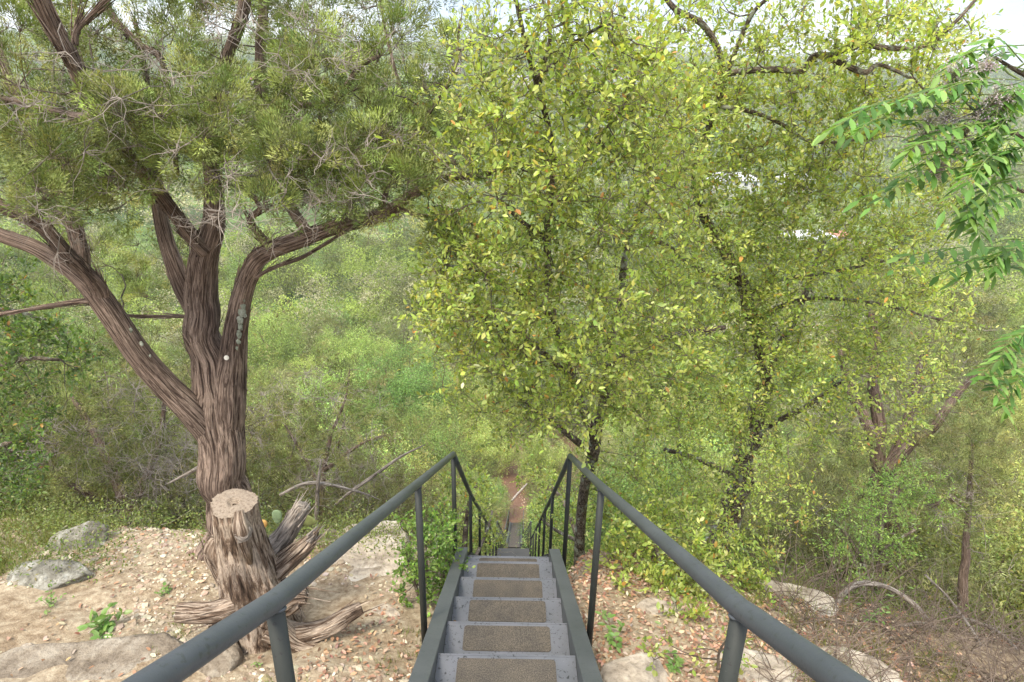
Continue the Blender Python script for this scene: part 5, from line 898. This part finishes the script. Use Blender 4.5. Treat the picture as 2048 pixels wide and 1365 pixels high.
deadbranch([(628, 1080, 6.2, 9), (634, 1010, 6.2, 8), (636, 970, 6.2, 7), (642, 920, 6.3, 3)], 'short upright dead snag behind the stump', n=6)
deadbranch([(670, 1010, 7, 4), (700, 985, 7, 6), (750, 950, 7.1, 7), (800, 915, 7.2, 5), (850, 890, 7.2, 2)], 'sloping dead limb in the undergrowth behind the left handrail', n=20)
deadbranch([(1022, 1003, 36, 4), (1038, 985, 37, 4), (1054, 968, 38, 3)], 'pale fallen limb lying on the red soil past the lower stairs', n=5, sl=1.2, r=.01)
deadbranch([(335, 968, 5.2, 3), (375, 948, 5.2, 7), (402, 933, 5.15, 9)], 'broken pale stub branch left of the juniper trunk', n=2)
# tangled brush pile: uncountable thin stems
mb = MB(); n = 1300; px = RNG.uniform(1520, 2160, n); py = RNG.uniform(1110, 1420, n); A_ = []
for a_x, a_y in zip(px, py):
    v = ray(a_x, a_y); Y = 2.9+2.6*(1420-a_y)/310*.9; x = v[0]*Y/v[1]; A_.append((x, Y, float(terrain(x, Y))+.02))
A_ = np.array(A_); nd, _ = polytwigs(mb, A_, RNG.normal(0, 1, (n, 3))*np.array([1, .8, .35])+np.array([-.1, 0, .35]), .6*(.4+RNG.random(n)), .0042, 8, .16, grav=-.04); polytwigs(mb, nd[3], RNG.normal(0, 1, (n, 3)), .22, .0016, 4, .25)
tag(mb.obj('brush', M_brush), 'tangle of thin bare grey-brown stems covering the lower right slope', kind='stuff')
mb = MB(); n = 900; x = RNG.uniform(-7, -1.2, n); y = RNG.uniform(5.2, 9, n); A_ = np.stack([x, y, terrain(x, y)+.3*RNG.random(n)], 1); nd, _ = polytwigs(mb, A_, RNG.normal(0, 1, (n, 3))+np.array([0, 0, .5]), .6*(.3+RNG.random(n)), .003, 6, .25); polytwigs(mb, nd[3], RNG.normal(0, 1, (n, 3)), .25, .0016, 4, .3)
tag(mb.obj('brush', M_dead), 'tangle of thin dead twigs below the ledge on the left', kind='stuff')
# undergrowth: low leafy cover
def cover(n, fx, per, h, L, cols, w, name, lab, m=None):
    x, y = fx(n); z = terrain(x, y); k = len(x); C0 = np.stack([np.repeat(x, per), np.repeat(y, per), np.repeat(z, per)], 1)+np.abs(RNG.normal(0, 1, (k*per, 3)))*np.array([0, 0, h])+RNG.normal(0, 1, (k*per, 3))*np.array([.12, .12, 0]); mb = MB()
    quadleaves(mb, C0, RNG.normal(0, 1, C0.shape), RNG.normal(0, .5, C0.shape)+np.array([0, 0, 1]), L*(.6+.8*RNG.random(len(C0))), L*.45, palette(len(C0), cols, w, .22)); tag(mb.obj(name, m or M_leaf), lab, kind='stuff')
def fr(x0, x1, y0, y1, thr=-.2, s=1.): 
    def f(n):
        x = RNG.uniform(x0, x1, n); y = RNG.uniform(y0, y1, n); k = (fbm(np.stack([x*s, y*s, x*0+7], -1), 3) > thr) & ((np.abs(x-.25) > (.75 if y1 < 30 else .75)) & ~((np.abs(x-.5) < 1.6) & (y > 33) & (y < 43))); return x[k], y[k]
    return f
cover(1300, fr(-7, -.9, 4.9, 7.5, .0, 1.6), 40, .26, .030, [(.11, .16, .035), (.16, .22, .05), (.09, .12, .03), (.2, .2, .07)], [3, 3, 2, 1], 'undergrowth', 'dense low greenery growing below the ledge on the left')
cover(700, fr(-5.5, -2.3, 3.9, 5.2, -.05, 1.8), 34, .13, .030, [(.12, .17, .035), (.17, .22, .06), (.20, .19, .08)], [3, 3, 1.5], 'undergrowth', 'low weeds around the grey boulders at the left edge')
cover(900, fr(.8, 7, 4.4, 7.5, .0), 40, .22, .040, [(.15, .21, .04), (.20, .27, .06), (.11, .16, .035), (.3, .2, .06)], [3, 3, 2, .4], 'undergrowth', 'leafy low undergrowth along the right side of the stairs')
cover(5200, fr(-14, 14, 7, 34, -.25, .4), 40, .5, .08, [(.12, .17, .035), (.17, .24, .05), (.10, .13, .035), (.20, .18, .08)], [3, 3, 2, 1], 'undergrowth', 'green undergrowth beneath the trees on the slope', M_far)
cover(5000, fr(-60, 60, 32, 95, -.4, .15), 36, .8, .22, [(.12, .17, .035), (.17, .24, .05), (.10, .13, .035)], [3, 3, 2], 'undergrowth', 'scrubby undergrowth between trees lower in the valley', M_far)
cover(420, fr(-4.4, -.8, 4.35, 4.95, .0, 2.2), 34, .12, .028, [(.17, .21, .06), (.22, .26, .08), (.14, .16, .05)], [3, 3, 2], 'undergrowth', 'small weeds spilling over the edge of the gravel ledge')
# grass blades
def grass(n, fx, h, name, lab, cols):
    x, y = fx(n); k = 14; x = np.repeat(x, k)+RNG.normal(0, .025, len(x)*k); y = np.repeat(y, k)+RNG.normal(0, .025, len(y)*k); mb = MB(); n = len(x); blades(mb, np.stack([x, y, terrain(x, y)], 1), RNG.normal(0, .4, (n, 3))+np.array([0, 0, 1]), h*(.4+RNG.random(n)), .0045, palette(n, cols, [1]*len(cols), .2)); tag(mb.obj(name, M_leaf), lab, 'grass' if False else None, kind='stuff')
GC = [(.17, .22, .05), (.24, .27, .08), (.13, .18, .04)]
grass(1300, fr(-5.6, -2.7, 3.7, 5.2, .0, 1.5), .13, 'grass', 'fine green grass among the stones left of the juniper', [(.20, .22, .07), (.27, .27, .11), (.15, .19, .055)])
grass(240, fr(-2.4, -.5, 2.2, 4.6, .45, 1.6), .06, 'grass', 'tiny grass tufts sprouting in the gravel by the stump', GC)
grass(800, fr(.6, 4.5, 2.2, 5.5, .1), .14, 'grass', 'thin green grass and weeds right of the stairs', [(.17, .21, .05), (.26, .27, .10)])
# single weeds
def weed(px, py, label, n=9, L=.055, h=.12, cols=((.15, .27, .06), (.22, .34, .10)), name='weed'):
    g = gp(px, py); r = thing(name, label, 'plant', g); st = MB(); lf = MB(); A = np.repeat(g[None], n, 0); nd, dd = polytwigs(st, A, RNG.normal(0, .7, (n, 3))+np.array([0, 0, 1.]), h*(.5+RNG.random(n)), .0018, 3, .2)
    for k in (1, 2, 3):
        for s in range(2 if k < 3 else 3): D = RNG.normal(0, 1, (n, 3)); D[:, 2] *= .3; leaves(lf, nd[k], D, np.array([[0, -.2, 1.]])+RNG.normal(0, .25, (n, 3)), L*(.7+.5*RNG.random(n)), L*.42, palette(n, cols, [1]*len(cols), .12))
    under(r, lf, 'leaves', M_leaf); under(r, st, 'stems', M_thinbark)
weed(215, 1262, 'broad-leaved light green weed on the gravel at the left', 9, .075, .12)
weed(335, 1192, 'small green weed on the gravel between grass and stump', 5, .035, .09)
weed(1225, 1285, 'jagged green leafed seedling beside the right stringer', 5, .06, .22)
weed(100, 1215, 'grassy green tuft at the left edge of the gravel', 7, .03, .12)
weed(1345, 1345, 'low green seedling between the two boulders at the bottom right', 6, .05, .08)
weed(1740, 1245, 'feathery bright green seedling in the brush at lower right', 9, .04, .2)
weed(520, 1330, 'tiny green seedling at the foot of the stump roots', 4, .02, .04)

# ------------------------------------------------------------------ haze
m = bpy.data.materials.new('haze_air'); m.use_nodes = True; nt = m.node_tree; nt.nodes.clear(); o_ = N(nt, 'ShaderNodeOutputMaterial'); v = N(nt, 'ShaderNodeVolumePrincipled'); v.inputs['Density'].default_value = .00026; v.inputs['Color'].default_value = (.86, .92, 1, 1); v.inputs['Anisotropy'].default_value = .1
nt.links.new(v.outputs[0], o_.inputs['Volume']); mb = MB(); box(mb, (-1510, -70, -62), (1510, 1410, 78)); hz = mb.obj('haze', m, smooth=False); tag(hz, 'thin bluish haze over the valley', kind='stuff')
print('objects', len(bpy.data.objects), 'polys', sum(len(m.polygons) for m in bpy.data.meshes))
